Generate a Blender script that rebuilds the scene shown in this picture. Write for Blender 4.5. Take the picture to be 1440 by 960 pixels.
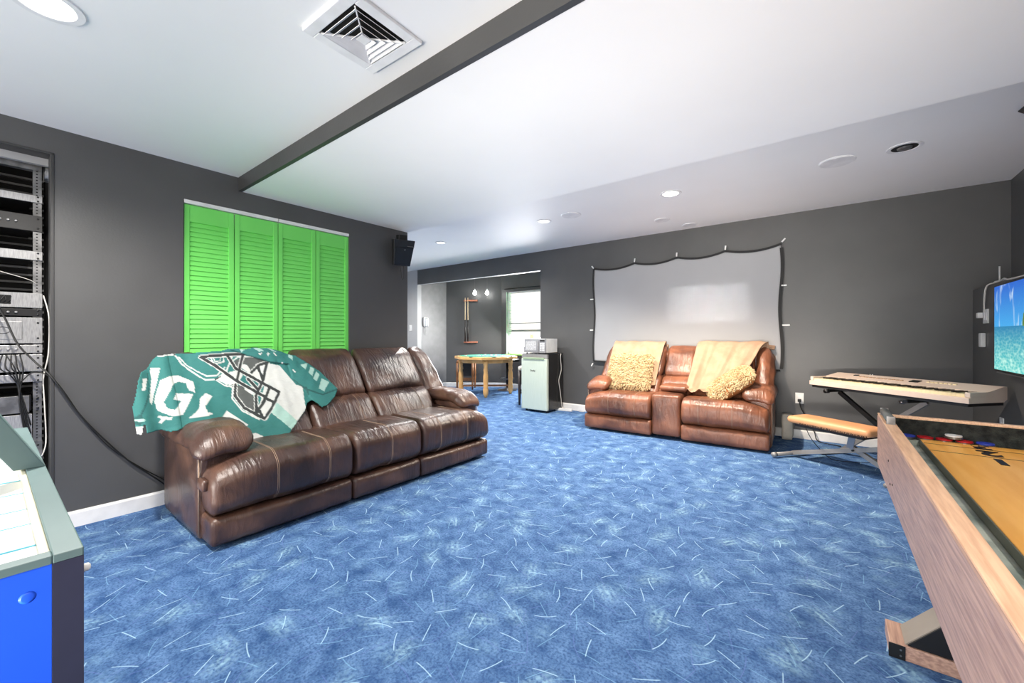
import bpy, bmesh, math, random
from mathutils import Vector, Matrix, noise
from mathutils.bvhtree import BVHTree

for o in list(bpy.data.objects):
    bpy.data.objects.remove(o)
SC = bpy.context.scene
COL = SC.collection
PI = math.pi
R = math.radians

# ------------------------------------------------------------------ camera
FPX, YAW, CH, HY = 574.6, R(37.76), 1.10, 472.5
cam = bpy.data.cameras.new('camera')
camo = bpy.data.objects.new('camera', cam)
COL.objects.link(camo)
cam.sensor_width = 36
cam.lens = FPX / 1440 * 36
cam.shift_y = -(480 - HY) / 1440
cam.clip_start = 0.03
camo.location = (0, 0, CH)
camo.rotation_euler = (PI / 2, 0, YAW)
SC.camera = camo

# ------------------------------------------------------------------ world, exposure
vs = SC.view_settings
vs.view_transform = 'Standard'
vs.look = 'None'
vs.gamma = 1
vs.use_curve_mapping = False
vs.exposure = 0.47
w = bpy.data.worlds.new('world')
SC.world = w
w.use_nodes = True
w.node_tree.nodes['Background'].inputs[0].default_value = (1.0, .955, .895, 1)
w.node_tree.nodes['Background'].inputs[1].default_value = 1.0

WALL_X, BACK_Y, RIGHT_X, LEDGE_X = -3.444, 5.385, 1.237, 1.015
Z_NEAR, Z_LOW, Z_FAR = 2.27, 2.171, 2.44


def area(name, loc, rot, sx, sy, power, color=(1, 1, 1), spread=180):
    l = bpy.data.lights.new(name, 'AREA')
    l.shape = 'RECTANGLE'
    l.size, l.size_y = sx, sy
    l.energy = power
    l.color = color
    l.spread = R(spread)
    o = bpy.data.objects.new(name, l)
    COL.objects.link(o)
    o.location = loc
    o.rotation_euler = rot
    return o


# added fill lights behind the camera: unseen windows, and two to brighten the ceilings
area('rear_window_fill', (-1.2, -2.3, 1.2), (R(90), 0, 0), 4.2, 2.0, 85, (1, .95, .89), spread=180)
area('ceiling_fill_left', (-2.4, -1.6, .30), (R(108), 0, R(-14)), 1.6, .3, 12.5, (1, .93, .85), spread=50)
area('ceiling_fill_right', (-.3, -1.6, .30), (R(108), 0, R(2)), 1.2, .3, 12.5, (1, .93, .85), spread=50)
# narrow light added behind the camera to make the pale patch on the screen
area('screen_patch_light', (-1.17, -2.25, 1.50), (R(90), 0, 0), .86, .42, .62, (1, 1, 1), spread=1.0)
# daylight coming in by the far window
area('window_daylight', (-4.9, 6.75, 1.4), (R(-62), 0, 0), 1.0, 1.2, 85)

# ------------------------------------------------------------------ materials


def lin(c):
    return tuple(((v / 255) / 12.92 if v / 255 <= .04045 else (((v / 255) + .055) / 1.055) ** 2.4) for v in c) + (1,)


MATS = {}


def newmat(name):
    m = bpy.data.materials.new(name)
    m.use_nodes = True
    nt = m.node_tree
    b = nt.nodes['Principled BSDF']
    MATS[name] = m
    return m, nt, b


def mat(name, c1, rough=.5, metal=0, c2=None, scale=8, stretch=(1, 1, 1), bump=0, bscale=40, coat=0, detail=4, spec=.5):
    m, nt, b = newmat(name)
    N, L = nt.nodes, nt.links
    b.inputs['Roughness'].default_value = rough
    b.inputs['Metallic'].default_value = metal
    b.inputs['Coat Weight'].default_value = coat
    b.inputs['Specular IOR Level'].default_value = spec
    tc = N.new('ShaderNodeTexCoord')
    mp = N.new('ShaderNodeMapping')
    mp.inputs['Scale'].default_value = stretch
    L.new(tc.outputs['Object'], mp.inputs[0])
    nz = N.new('ShaderNodeTexNoise')
    nz.inputs['Scale'].default_value = scale
    nz.inputs['Detail'].default_value = detail
    L.new(mp.outputs[0], nz.inputs['Vector'])
    mx = N.new('ShaderNodeMix')
    mx.data_type = 'RGBA'
    if c2 is None:
        c2 = tuple(v * .93 for v in c1)
    mx.inputs[6].default_value = lin(c1)
    mx.inputs[7].default_value = lin(c2)
    cr = N.new('ShaderNodeMapRange')
    cr.inputs[1].default_value = .35
    cr.inputs[2].default_value = .65
    L.new(nz.outputs['Fac'], cr.inputs[0])
    L.new(cr.outputs[0], mx.inputs[0])
    L.new(mx.outputs[2], b.inputs['Base Color'])
    if bump:
        n2 = N.new('ShaderNodeTexNoise')
        n2.inputs['Scale'].default_value = bscale
        n2.inputs['Detail'].default_value = 5
        L.new(mp.outputs[0], n2.inputs['Vector'])
        bp = N.new('ShaderNodeBump')
        bp.inputs['Strength'].default_value = bump
        bp.inputs['Distance'].default_value = .01
        L.new(n2.outputs['Fac'], bp.inputs['Height'])
        L.new(bp.outputs[0], b.inputs['Normal'])
    return m


def emis(name, c, s):
    m, nt, b = newmat(name)
    b.inputs['Base Color'].default_value = lin(c)
    b.inputs['Emission Color'].default_value = lin(c)
    b.inputs['Emission Strength'].default_value = s
    return m


M_WALL = mat('dark_grey_paint', (84, 84, 84), .42, c2=(78, 78, 78), scale=2.2, bump=.05, bscale=90)
M_WALLD = mat('charcoal_paint', (62, 62, 62), .45, c2=(56, 56, 56), scale=3, bump=.05, bscale=60)
M_WALLL = mat('light_and_lit_grey', (176, 176, 176), .4, c2=(170, 170, 170), scale=3)  # hall walls: same grey as elsewhere, lamp light put into the lighter tone
M_CEIL = mat('ceiling_paint', (244, 244, 243), .6, c2=(241, 241, 240), scale=1.5)
M_TRIM = mat('white_trim_paint', (238, 238, 236), .35)
M_WHITE = mat('white_plastic', (235, 235, 232), .35)
M_OFFWHITE = mat('ceiling_plastic', (240, 240, 240), .5)
M_DARK = mat('black_plastic', (22, 22, 23), .4)
M_BLACK = mat('black_metal', (30, 31, 32), .35, metal=.3)
M_VOID = mat('dark_void', (14, 14, 14), .8)
M_GREEN = mat('green_paint', (122, 226, 106), .38, c2=(116, 220, 100), scale=3)
M_RACK = mat('rack_grey_metal', (142, 142, 142), .4, metal=.5, c2=(95, 95, 95), scale=14)
M_RACKL = mat('rack_light_metal', (175, 175, 175), .35, metal=.4, c2=(150, 150, 150), scale=30, stretch=(1, 8, 1))
M_CHROME = mat('steel', (150, 150, 152), .3, metal=.9)
M_GALV = mat('grey_painted_steel', (150, 148, 146), .4, metal=.3)
M_SCREEN = mat('screen_cloth', (162, 163, 165), .8, c2=(159, 160, 162), scale=2)
M_BLACKTAPE = mat('screen_black_border', (24, 24, 24), .7)
M_PUTTY = mat('keyboard_silver', (216, 198, 184), .4, c2=(208, 188, 172), scale=4)
M_KEYW = mat('white_key', (244, 226, 182), .25)
M_KEYB = mat('black_key', (25, 22, 20), .3)
M_WALNUT = mat('walnut_laminate', (204, 166, 146), .45, c2=(166, 130, 116), scale=9, stretch=(9, .8, 16), bump=.08, bscale=30, detail=6)
M_OAKTOP = mat('oak_rail_laminate', (238, 196, 160), .4, c2=(214, 168, 134), scale=12, stretch=(12, .7, 10), bump=.05, detail=6)
M_PLAY = mat('maple_playfield', (246, 186, 96), .38, c2=(236, 168, 72), scale=4, stretch=(7, .8, 1))
M_FELT = mat('grey_green_felt', (182, 188, 176), .95, c2=(120, 132, 124), scale=9, bump=.3, bscale=120)
M_BCARPET = mat('black_carpet', (52, 56, 52), 1, c2=(20, 22, 22), scale=40, bump=.6, bscale=200)
M_REDP = mat('red_puck', (190, 30, 40), .35)
M_BLUEP = mat('blue_puck', (50, 70, 180), .35)
M_BLUEPAN = mat('blue_panel', (36, 96, 240), .4, c2=(32, 88, 230), scale=2)
M_NAVY = mat('dark_navy_laminate', (52, 54, 76), .45, c2=(44, 46, 66), scale=6)
M_AHRAIL = mat('grey_green_rail', (100, 122, 122), .4, c2=(92, 114, 114), scale=5)
M_AHTOP = mat('white_playing_surface', (236, 240, 236), .18)
M_CREAMR = mat('cream_rim', (220, 216, 190), .4)
M_TEALINE = mat('teal_line', (40, 160, 185), .3)
M_THROW = mat('tan_fleece', (182, 150, 124), .9, c2=(168, 136, 110), scale=10, bump=.25, bscale=120)
M_FUR = mat('cream_fur', (208, 186, 148), .9, c2=(188, 162, 120), scale=18, bump=.3, bscale=150)
M_BROWNF = mat('brown_fabric', (176, 116, 62), .8, c2=(156, 98, 50), scale=12)
M_BASE = mat('dark_brown_lining', (30, 24, 22), .7)
M_THREAD = mat('tan_thread', (164, 138, 118), .7)
M_OAK = mat('honey_oak', (240, 190, 122), .35, c2=(226, 168, 98), scale=8, stretch=(1, 1, .3))
M_OAKD = mat('brown_oak', (150, 100, 62), .4, c2=(128, 84, 50), scale=8, stretch=(1, 1, .3))
M_TFELT = mat('table_green_felt', (52, 138, 116), .9, c2=(44, 126, 104), scale=20)
M_FRIDGE = mat('brushed_steel_door', (212, 222, 206), .3, metal=.25, c2=(204, 216, 198), scale=6, stretch=(20, 20, 1))
M_FRSIDE = mat('black_fridge_side', (34, 33, 32), .22)
M_MICRO = mat('microwave_grey', (146, 146, 148), .4, c2=(134, 134, 136))
M_MGLASS = mat('microwave_window', (206, 206, 206), .2, c2=(150, 150, 150), scale=90)
M_CUEL = mat('maple_shaft', (240, 214, 176), .3)
M_CUED = mat('dark_butt', (40, 34, 32), .3)
M_CUER = mat('reddish_rack_wood', (186, 116, 88), .4)
M_CABLE = mat('black_cable', (18, 18, 18), .5)
M_WCABLE = mat('white_cable', (220, 216, 208), .5)
M_BEIGE = mat('beige_card', (206, 200, 186), .8)
M_BULB = emis('bulb_glow', (255, 255, 252), 30)
M_LENS = emis('lamp_lens', (255, 252, 245), 9)
M_LENSD = emis('lamp_lens_dim', (255, 252, 248), 1.6)
M_NUM = mat('black_number_ink', (22, 18, 14), .4)
M_LOGO = mat('dark_lettering', (40, 40, 42), .4)


def leather(name, ca, cb, cc, rough=.36):
    m, nt, b = newmat(name)
    N, L = nt.nodes, nt.links
    tc = N.new('ShaderNodeTexCoord')
    n1 = N.new('ShaderNodeTexNoise')
    n1.inputs['Scale'].default_value = 3.2
    n1.inputs['Detail'].default_value = 5
    n1.inputs['Distortion'].default_value = .6
    L.new(tc.outputs['Object'], n1.inputs['Vector'])
    cr = N.new('ShaderNodeValToRGB')
    e = cr.color_ramp.elements
    e[0].position, e[0].color = .34, lin(ca)
    e[1].position, e[1].color = .68, lin(cc)
    k = cr.color_ramp.elements.new(.5)
    k.color = lin(cb)
    L.new(n1.outputs['Fac'], cr.inputs[0])
    L.new(cr.outputs[0], b.inputs['Base Color'])
    # creases running down the cushions
    mp = N.new('ShaderNodeMapping')
    mp.inputs['Scale'].default_value = (14, 3, 2.5)
    L.new(tc.outputs['Object'], mp.inputs[0])
    n2 = N.new('ShaderNodeTexNoise')
    n2.inputs['Scale'].default_value = 1.6
    n2.inputs['Detail'].default_value = 3
    n2.inputs['Distortion'].default_value = 1.2
    L.new(mp.outputs[0], n2.inputs['Vector'])
    n3 = N.new('ShaderNodeTexVoronoi')
    n3.inputs['Scale'].default_value = 260
    L.new(tc.outputs['Object'], n3.inputs['Vector'])
    b1 = N.new('ShaderNodeBump')
    b1.inputs['Strength'].default_value = .38
    b1.inputs['Distance'].default_value = .022
    L.new(n2.outputs['Fac'], b1.inputs['Height'])
    b2 = N.new('ShaderNodeBump')
    b2.inputs['Strength'].default_value = .25
    b2.inputs['Distance'].default_value = .002
    L.new(n3.outputs['Distance'], b2.inputs['Height'])
    L.new(b1.outputs[0], b2.inputs['Normal'])
    L.new(b2.outputs[0], b.inputs['Normal'])
    rr = N.new('ShaderNodeMapRange')
    rr.inputs[3].default_value = rough - .08
    rr.inputs[4].default_value = rough + .12
    L.new(n1.outputs['Fac'], rr.inputs[0])
    L.new(rr.outputs[0], b.inputs['Roughness'])
    b.inputs['Specular IOR Level'].default_value = .6
    return m


M_LEATHER = leather('dark_brown_leather', (50, 36, 33), (74, 53, 46), (108, 78, 63), .3)
M_LEATHERW = leather('chestnut_leather', (90, 56, 42), (122, 76, 54), (156, 100, 72), .32)


def carpet():
    m, nt, b = newmat('blue_patterned_carpet')
    N, L = nt.nodes, nt.links
    b.inputs['Roughness'].default_value = .95
    b.inputs['Specular IOR Level'].default_value = .15
    tc = N.new('ShaderNodeTexCoord')

    def math_(op, a, c=None, clamp=False):
        n = N.new('ShaderNodeMath')
        n.operation = op
        n.use_clamp = clamp
        for i, v in enumerate((a, c)):
            if v is None:
                continue
            if isinstance(v, (int, float)):
                n.inputs[i].default_value = v
            else:
                L.new(v, n.inputs[i])
        return n.outputs[0]

    def layer(scale, off, half, wid, curve, soft, hatch=0):
        mp = N.new('ShaderNodeMapping')
        mp.inputs['Location'].default_value = off
        L.new(tc.outputs['Object'], mp.inputs[0])
        v = N.new('ShaderNodeTexVoronoi')
        v.voronoi_dimensions = '2D'
        v.inputs['Scale'].default_value = scale
        v.inputs['Randomness'].default_value = .75
        L.new(mp.outputs[0], v.inputs['Vector'])
        sc = N.new('ShaderNodeVectorMath')
        sc.operation = 'SUBTRACT'
        L.new(mp.outputs[0], sc.inputs[0])
        L.new(v.outputs['Position'], sc.inputs[1])
        sx = N.new('ShaderNodeSeparateColor')
        L.new(v.outputs['Color'], sx.inputs[0])
        rot = N.new('ShaderNodeVectorRotate')
        rot.rotation_type = 'Z_AXIS'
        L.new(sc.outputs[0], rot.inputs['Vector'])
        L.new(math_('MULTIPLY', sx.outputs[0], 6.283), rot.inputs['Angle'])
        xy = N.new('ShaderNodeSeparateXYZ')
        L.new(rot.outputs[0], xy.inputs[0])
        cv = math_('MULTIPLY', math_('SUBTRACT', sx.outputs[1], .35), curve)
        x2 = math_('MULTIPLY', xy.outputs[0], xy.outputs[0])
        y = math_('ABSOLUTE', math_('SUBTRACT', xy.outputs[1], math_('MULTIPLY', x2, cv)))
        mw = math_('DIVIDE', math_('SUBTRACT', wid, y), soft, True)
        ml = math_('DIVIDE', math_('SUBTRACT', half, math_('ABSOLUTE', xy.outputs[0])), soft * 3, True)
        r = math_('MULTIPLY', mw, ml)
        if hatch:
            s = math_('SINE', math_('MULTIPLY', xy.outputs[1], hatch))
            r = math_('MULTIPLY', r, math_('MULTIPLY', math_('ADD', s, 2.2), .33, True))
            nz = N.new('ShaderNodeTexNoise')
            nz.inputs['Scale'].default_value = 70
            L.new(tc.outputs['Object'], nz.inputs['Vector'])
            r = math_('MULTIPLY', r, math_('MULTIPLY', math_('SUBTRACT', nz.outputs['Fac'], .34), 4.5, True))
            r = math_('MULTIPLY', r, math_('GREATER_THAN', sx.outputs[2], .35))
        return r

    def mixc(fac, a, c):
        n = N.new('ShaderNodeMix')
        n.data_type = 'RGBA'
        L.new(fac, n.inputs[0])
        for i, v in ((6, a), (7, c)):
            if isinstance(v, tuple):
                n.inputs[i].default_value = v
            else:
                L.new(v, n.inputs[i])
        return n.outputs[2]

    nz = N.new('ShaderNodeTexNoise')
    nz.inputs['Scale'].default_value = 9
    nz.inputs['Detail'].default_value = 8
    nz.inputs['Roughness'].default_value = .75
    L.new(tc.outputs['Object'], nz.inputs['Vector'])
    f = math_('MULTIPLY', math_('SUBTRACT', nz.outputs['Fac'], .32), 2.8, True)
    c = mixc(f, lin((42, 76, 124)), lin((106, 142, 188)))
    fine = N.new('ShaderNodeTexNoise')
    fine.inputs['Scale'].default_value = 110
    fine.inputs['Detail'].default_value = 2
    L.new(tc.outputs['Object'], fine.inputs['Vector'])
    ff = math_('MULTIPLY', math_('SUBTRACT', fine.outputs['Fac'], .42), 2.8, True)
    c = mixc(math_('MULTIPLY', ff, .85), c, lin((32, 62, 110)))
    c = mixc(math_('MULTIPLY', layer(6, (3.1, 1.7, 0), .09, .006, 6, .006), .5), c, lin((46, 76, 126)))
    c = mixc(math_('MULTIPLY', layer(4.6, (7.3, 2.2, 0), .085, .05, 2, .04, 240), .9), c, lin((160, 200, 220)))
    c = mixc(math_('MULTIPLY', layer(5.3, (2.3, 6.7, 0), .05, .06, 2, .03, 200), .6), c, lin((142, 184, 212)))
    c = mixc(math_('MULTIPLY', layer(7, (1.3, 9.1, 0), .06, .0025, 5, .003), .6), c, lin((104, 120, 182)))
    c = mixc(math_('MULTIPLY', layer(7.5, (5.9, 4.4, 0), .05, .0025, 5, .003), .6), c, lin((140, 190, 226)))
    c = mixc(math_('MULTIPLY', layer(7.2, (0, 0, 0), .046, .0026, 6, .0022), .8), c, lin((176, 212, 236)))
    L.new(c, b.inputs['Base Color'])
    bp = N.new('ShaderNodeBump')
    bp.inputs['Strength'].default_value = .5
    bp.inputs['Distance'].default_value = .004
    L.new(fine.outputs['Fac'], bp.inputs['Height'])
    L.new(bp.outputs[0], b.inputs['Normal'])
    return m


M_CARPET = carpet()

# ------------------------------------------------------------------ mesh helpers


class MB:
    def __init__(s):
        s.b = bmesh.new()

    def box(s, x0, x1, y0, y1, z0, z1):
        x0, x1 = sorted((x0, x1)); y0, y1 = sorted((y0, y1)); z0, z1 = sorted((z0, z1))
        v = [s.b.verts.new(p) for p in ((x0, y0, z0), (x1, y0, z0), (x1, y1, z0), (x0, y1, z0),
                                        (x0, y0, z1), (x1, y0, z1), (x1, y1, z1), (x0, y1, z1))]
        for f in ((3, 2, 1, 0), (4, 5, 6, 7), (0, 1, 5, 4), (1, 2, 6, 5), (2, 3, 7, 6), (3, 0, 4, 7)):
            s.b.faces.new([v[i] for i in f])
        return s

    def prism(s, pts, fn, a, c):
        """closed polygon pts (2D) swept from a to c; fn(u, v, t) -> point"""
        A = [s.b.verts.new(fn(u, v, a)) for u, v in pts]
        C = [s.b.verts.new(fn(u, v, c)) for u, v in pts]
        n = len(pts)
        for i in range(n):
            s.b.faces.new((A[i], A[(i + 1) % n], C[(i + 1) % n], C[i]))
        s.b.faces.new(A[::-1])
        s.b.faces.new(C)
        return s

    def tube(s, path, r, n=8, closed=False, rs=None):
        path = [Vector(p) for p in path]
        rings = []
        up = None
        m = len(path)
        for i, p in enumerate(path):
            d = (path[min(i + 1, m - 1)] - path[max(i - 1, 0)])
            if closed:
                d = path[(i + 1) % m] - path[(i - 1) % m]
            d.normalize()
            if up is None:
                up = Vector((0, 0, 1)) if abs(d.z) < .9 else Vector((1, 0, 0))
            side = d.cross(up)
            if side.length < 1e-5:
                side = d.cross(Vector((0, 1, 0)))
            side.normalize()
            up = side.cross(d).normalized()
            rr = rs[i] if rs else r
            rings.append([s.b.verts.new(p + (side * math.cos(2 * PI * k / n) + up * math.sin(2 * PI * k / n)) * rr) for k in range(n)])
        for i in range(m - (0 if closed else 1)):
            a, c = rings[i], rings[(i + 1) % m]
            for k in range(n):
                s.b.faces.new((a[k], a[(k + 1) % n], c[(k + 1) % n], c[k]))
        if not closed:
            s.b.faces.new(rings[0][::-1])
            s.b.faces.new(rings[-1])
        return s

    def lathe(s, prof, cx=0, cy=0, n=20, mtx=None):
        rings = []
        for r, z in prof:
            ring = []
            for k in range(n):
                p = Vector((cx + r * math.cos(2 * PI * k / n), cy + r * math.sin(2 * PI * k / n), z))
                if mtx is not None:
                    p = mtx @ p
                ring.append(s.b.verts.new(p))
            rings.append(ring)
        for a, c in zip(rings, rings[1:]):
            for k in range(n):
                s.b.faces.new((a[k], a[(k + 1) % n], c[(k + 1) % n], c[k]))
        s.b.faces.new(rings[0][::-1])
        s.b.faces.new(rings[-1])
        return s

    def bar(s, a, c, w, h, up=(0, 0, 1)):
        a, c = Vector(a), Vector(c)
        d = (c - a).normalized()
        u = Vector(up)
        sd = d.cross(u)
        if sd.length < 1e-4:
            sd = d.cross(Vector((1, 0, 0)))
        sd.normalize()
        u = sd.cross(d).normalized()
        pts = [(-w / 2, -h / 2), (w / 2, -h / 2), (w / 2, h / 2), (-w / 2, h / 2)]
        A = [s.b.verts.new(a + sd * p + u * q) for p, q in pts]
        C = [s.b.verts.new(c + sd * p + u * q) for p, q in pts]
        for i in range(4):
            s.b.faces.new((A[i], A[(i + 1) % 4], C[(i + 1) % 4], C[i]))
        s.b.faces.new(A[::-1])
        s.b.faces.new(C)
        return s

    def cushion(s, x0, x1, y0, y1, z0, z1, r=.05, puff=(0, 0, 0), res=.025, wr=0, wf=(6, 6, 6), seed=0, fn=None):
        c = Vector(((x0 + x1) / 2, (y0 + y1) / 2, (z0 + z1) / 2))
        h = Vector((abs(x1 - x0) / 2, abs(y1 - y0) / 2, abs(z1 - z0) / 2))
        rv = Vector(r) if isinstance(r, tuple) else Vector((r, r, r))
        rv = Vector([min(rv[i], h[i] * .98) for i in range(3)])
        ns = [max(4, int(2 * q / res)) for q in h]
        # non-uniform spacing: denser towards the rounded edges
        vmap = {}

        def vert(p):
            k = tuple(round(q, 5) for q in p)
            if k in vmap:
                return vmap[k]
            q = Vector((p[0] * h.x, p[1] * h.y, p[2] * h.z))
            inn = Vector([max(-(h[i] - rv[i]), min(h[i] - rv[i], q[i])) for i in range(3)])
            d = q - inn
            d = Vector([d[i] / rv[i] for i in range(3)])
            if d.length > 1e-9:
                d.normalize()
            nrm = d.copy()
            pos = inn + Vector([d[i] * rv[i] for i in range(3)])
            for i in range(3):
                j, l = (i + 1) % 3, (i + 2) % 3
                pos[i] += puff[i] * p[i] * (1 - p[j] ** 4) * (1 - p[l] ** 4)
            if wr:
                t = Vector((pos.x * wf[0], pos.y * wf[1], pos.z * wf[2])) + Vector((seed * 7.3, seed * 3.1, seed))
                pos += nrm * wr * (noise.noise(t) + .5 * noise.noise(t * 2.3))
            pos += c
            if fn:
                pos = fn(pos)
            v = s.b.verts.new(pos)
            vmap[k] = v
            return v
        for ax in range(3):
            j, l = (ax + 1) % 3, (ax + 2) % 3
            for sg in (-1, 1):
                for a in range(ns[j]):
                    for e in range(ns[l]):
                        q = []
                        for (da, de) in ((0, 0), (1, 0), (1, 1), (0, 1)):
                            p = [0, 0, 0]
                            p[ax] = sg
                            p[j] = -1 + 2 * (a + da) / ns[j]
                            p[l] = -1 + 2 * (e + de) / ns[l]
                            q.append(vert(p))
                        if sg < 0:
                            q.reverse()
                        if len(set(q)) == 4:
                            s.b.faces.new(q)
        return s

    def build(s, name, m, parent=None, smooth=False, bevel=0, kind=None, label=None):
        bmesh.ops.recalc_face_normals(s.b, faces=s.b.faces)
        me = bpy.data.meshes.new(name)
        s.b.to_mesh(me)
        s.b.free()
        if m:
            me.materials.append(m)
        if smooth:
            for p in me.polygons:
                p.use_smooth = True
        o = bpy.data.objects.new(name, me)
        COL.objects.link(o)
        if parent:
            o.parent = parent
        if bevel:
            md = o.modifiers.new('bevel', 'BEVEL')
            md.width = bevel
            md.segments = 2
            md.limit_method = 'ANGLE'
            md.angle_limit = R(40)
        if kind:
            o['kind'] = kind
        if label:
            o['label'] = label
        return o


def thing(name, label, cat, loc=(0, 0, 0), rz=0, group=None):
    o = bpy.data.objects.new(name, None)
    COL.objects.link(o)
    o.empty_display_size = .1
    o.location = loc
    o.rotation_euler = (0, 0, rz)
    o['label'] = label
    o['category'] = cat
    if group:
        o['group'] = group
    return o


def tag(o, label, cat, group=None, kind=None):
    o['label'] = label
    o['category'] = cat
    if group:
        o['group'] = group
    if kind:
        o['kind'] = kind
    return o


def adopt(o, par):
    """make a mesh built in world coordinates a part of par"""
    L_ = Matrix.Translation(par.location) @ par.rotation_euler.to_matrix().to_4x4()
    o.data.transform(L_.inverted())
    o.parent = par
    return o


def copy_tree(o, parent=None):
    c = o.copy()
    COL.objects.link(c)
    c.parent = parent
    for ch in list(o.children):
        copy_tree(ch, c)
    return c


def ray(x, y):
    u, v = (x - 720) / FPX, (HY - y) / FPX
    return Vector((-math.sin(YAW) + u * math.cos(YAW), math.cos(YAW) + u * math.sin(YAW), v))


def proj(p):
    d = -math.sin(YAW) * p[0] + math.cos(YAW) * p[1]
    l = math.cos(YAW) * p[0] + math.sin(YAW) * p[1]
    return 720 + FPX * l / d, HY - FPX * (p[2] - CH) / d


def smooth_path(pts, n=6):
    P = [Vector(p) for p in pts]
    out = []
    for i in range(len(P) - 1):
        p0, p1, p2, p3 = P[max(i - 1, 0)], P[i], P[i + 1], P[min(i + 2, len(P) - 1)]
        for k in range(n):
            t = k / n
            out.append(.5 * ((2 * p1) + (-p0 + p2) * t + (2 * p0 - 5 * p1 + 4 * p2 - p3) * t * t + (-p0 + 3 * p1 - 3 * p2 + p3) * t ** 3))
    out.append(P[-1])
    return out


# ------------------------------------------------------------------ the room
ST = 'structure'
WT = WALL_X - .14
MB().box(-7.6, RIGHT_X + .1, -2.6, 7.4, -.1, 0).build('floor', M_CARPET, kind=ST)
# wall_left with an opening for the rack and one for the closet
RK0, RK1, RKZ = -.45, .237, 2.125
CL0, CL1, CLZ = .823, 2.030, 2.030
m = MB()
m.box(WT, WALL_X, -2.6, RK0, 0, 2.5)
m.box(WT, WALL_X, RK0, RK1, RKZ, 2.5)
m.box(WT, WALL_X, RK1, CL0, 0, 2.5)
m.box(WT, WALL_X, CL0, CL1, CLZ, 2.5)
m.box(WT, WALL_X, CL1, 2.68, 0, 2.5)
m.build('wall_left', M_WALL, kind=ST)
# closet void and rack recess behind the wall
m = MB()
m.box(-4.25, WT, RK1, RK1 + .03, 0, 2.5)
m.box(-4.28, -4.25, RK0 - .03, RK1 + .03, 0, 2.5)
m.box(-4.25, WT, RK0 - .03, RK0, 0, 2.5)
m.box(-4.25, WT, RK0, RK1, RKZ + .15, RKZ + .18)
m.build('wall_recess', M_VOID, kind=ST)
m = MB()
m.box(-4.1, WT, CL0 - .03, CL0, 0, 2.1)
m.box(-4.1, WT, CL1, CL1 + .03, 0, 2.1)
m.box(-4.13, -4.1, CL0 - .03, CL1 + .03, 0, 2.1)
m.build('wall_closet', M_VOID, kind=ST)
MB().box(-7.6, WT, 2.54, 2.68, 0, 2.5).build('wall_rear_hall', M_WALLL, kind=ST)
MB().box(-7.7, -7.6, 2.5, BACK_Y + .12, 0, 2.5).build('wall_hall_end', M_WALLL, kind=ST)
# wall_back with the alcove opening
OX0, OX1, OZ = -6.601, -3.602, 2.143
m = MB()
m.box(OX1, RIGHT_X + .1, BACK_Y, BACK_Y + .1, 0, 2.5)
m.box(OX0, OX1, BACK_Y, BACK_Y + .1, OZ, 2.5)
m.build('wall_back', M_WALL, kind=ST)
MB().box(-7.6, OX0, BACK_Y, BACK_Y + .1, 0, 2.5).build('wall_back_hall', M_WALLL, kind=ST)
MB().box(OX0, OX1, BACK_Y - .001, BACK_Y + .02, OZ - .006, OZ).build('header_lit_edge', M_OFFWHITE, kind=ST)  # off-white strip, the lit underside of the header put into its colour
# alcove
MB().box(OX0 - .1, OX0, BACK_Y + .1, 6.22, 0, 2.5).build('wall_alcove_left', mat('mid_grey_paint', (128, 128, 128), .4), kind=ST)
A, B_ = Vector((-6.64, 6.15, 0)), Vector((-5.60, 6.86, 0))
MB().prism([(A.x, A.y), (B_.x, B_.y), (B_.x - .06, B_.y + .1), (A.x - .06, A.y + .1)], lambda u, v, t: (u, v, t), 0, 2.5).build('wall_alcove_angled', M_WALL, kind=ST)
WX0, WX1, WZ0, WZ1 = -5.47, -4.45, .72, 2.045
m = MB()
m.box(-5.62, WX0, 6.86, 6.98, 0, 2.5)
m.box(WX1, -3.0, 6.86, 6.98, 0, 2.5)
m.box(WX0, WX1, 6.86, 6.98, 0, WZ0)
m.box(WX0, WX1, 6.86, 6.98, WZ1, 2.5)
m.build('wall_alcove_window', M_WALL, kind=ST)
MB().box(-3.1, -3.0, BACK_Y + .1, 6.9, 0, 2.5).build('wall_alcove_right', M_WALL, kind=ST)
# right wall and its lower ledge
MB().box(RIGHT_X, RIGHT_X + .1, -2.6, BACK_Y, 1.508, 2.5).build('wall_right', M_WALL, kind=ST)
m = MB()
m.box(LEDGE_X, RIGHT_X + .1, -2.6, BACK_Y, 0, 1.508)
m.build('wall_right_ledge', M_WALL, kind=ST)
# ceilings
MB().box(-4.4, RIGHT_X + .1, -2.6, 1.15, Z_NEAR, Z_NEAR + .3).build('ceiling_near', M_CEIL, kind=ST)
MB().box(WT, RIGHT_X + .1, 1.170, 2.680, Z_LOW, Z_LOW + .4).build('ceiling_low', M_CEIL, kind=ST)
MB().box(-7.7, RIGHT_X + .1, 2.680, 7.1, Z_FAR, Z_FAR + .1).build('ceiling_far', M_CEIL, kind=ST)
# dark beam at the ceiling step, with a slightly ragged paint line
m = MB()
nn = 90
random.seed(4)
xs = [WALL_X + i * (RIGHT_X - WALL_X) / nn for i in range(nn + 1)]
zt = [Z_NEAR + .0035 * noise.noise(Vector((x * 6, 0, 0))) for x in xs]
for i in range(nn):
    m.box(xs[i], xs[i + 1], 1.146, 1.172, Z_LOW - .0012, Z_NEAR - .001)
m.build('trim_2', M_WALLD, kind=ST)
# baseboards
BB = .092


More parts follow.
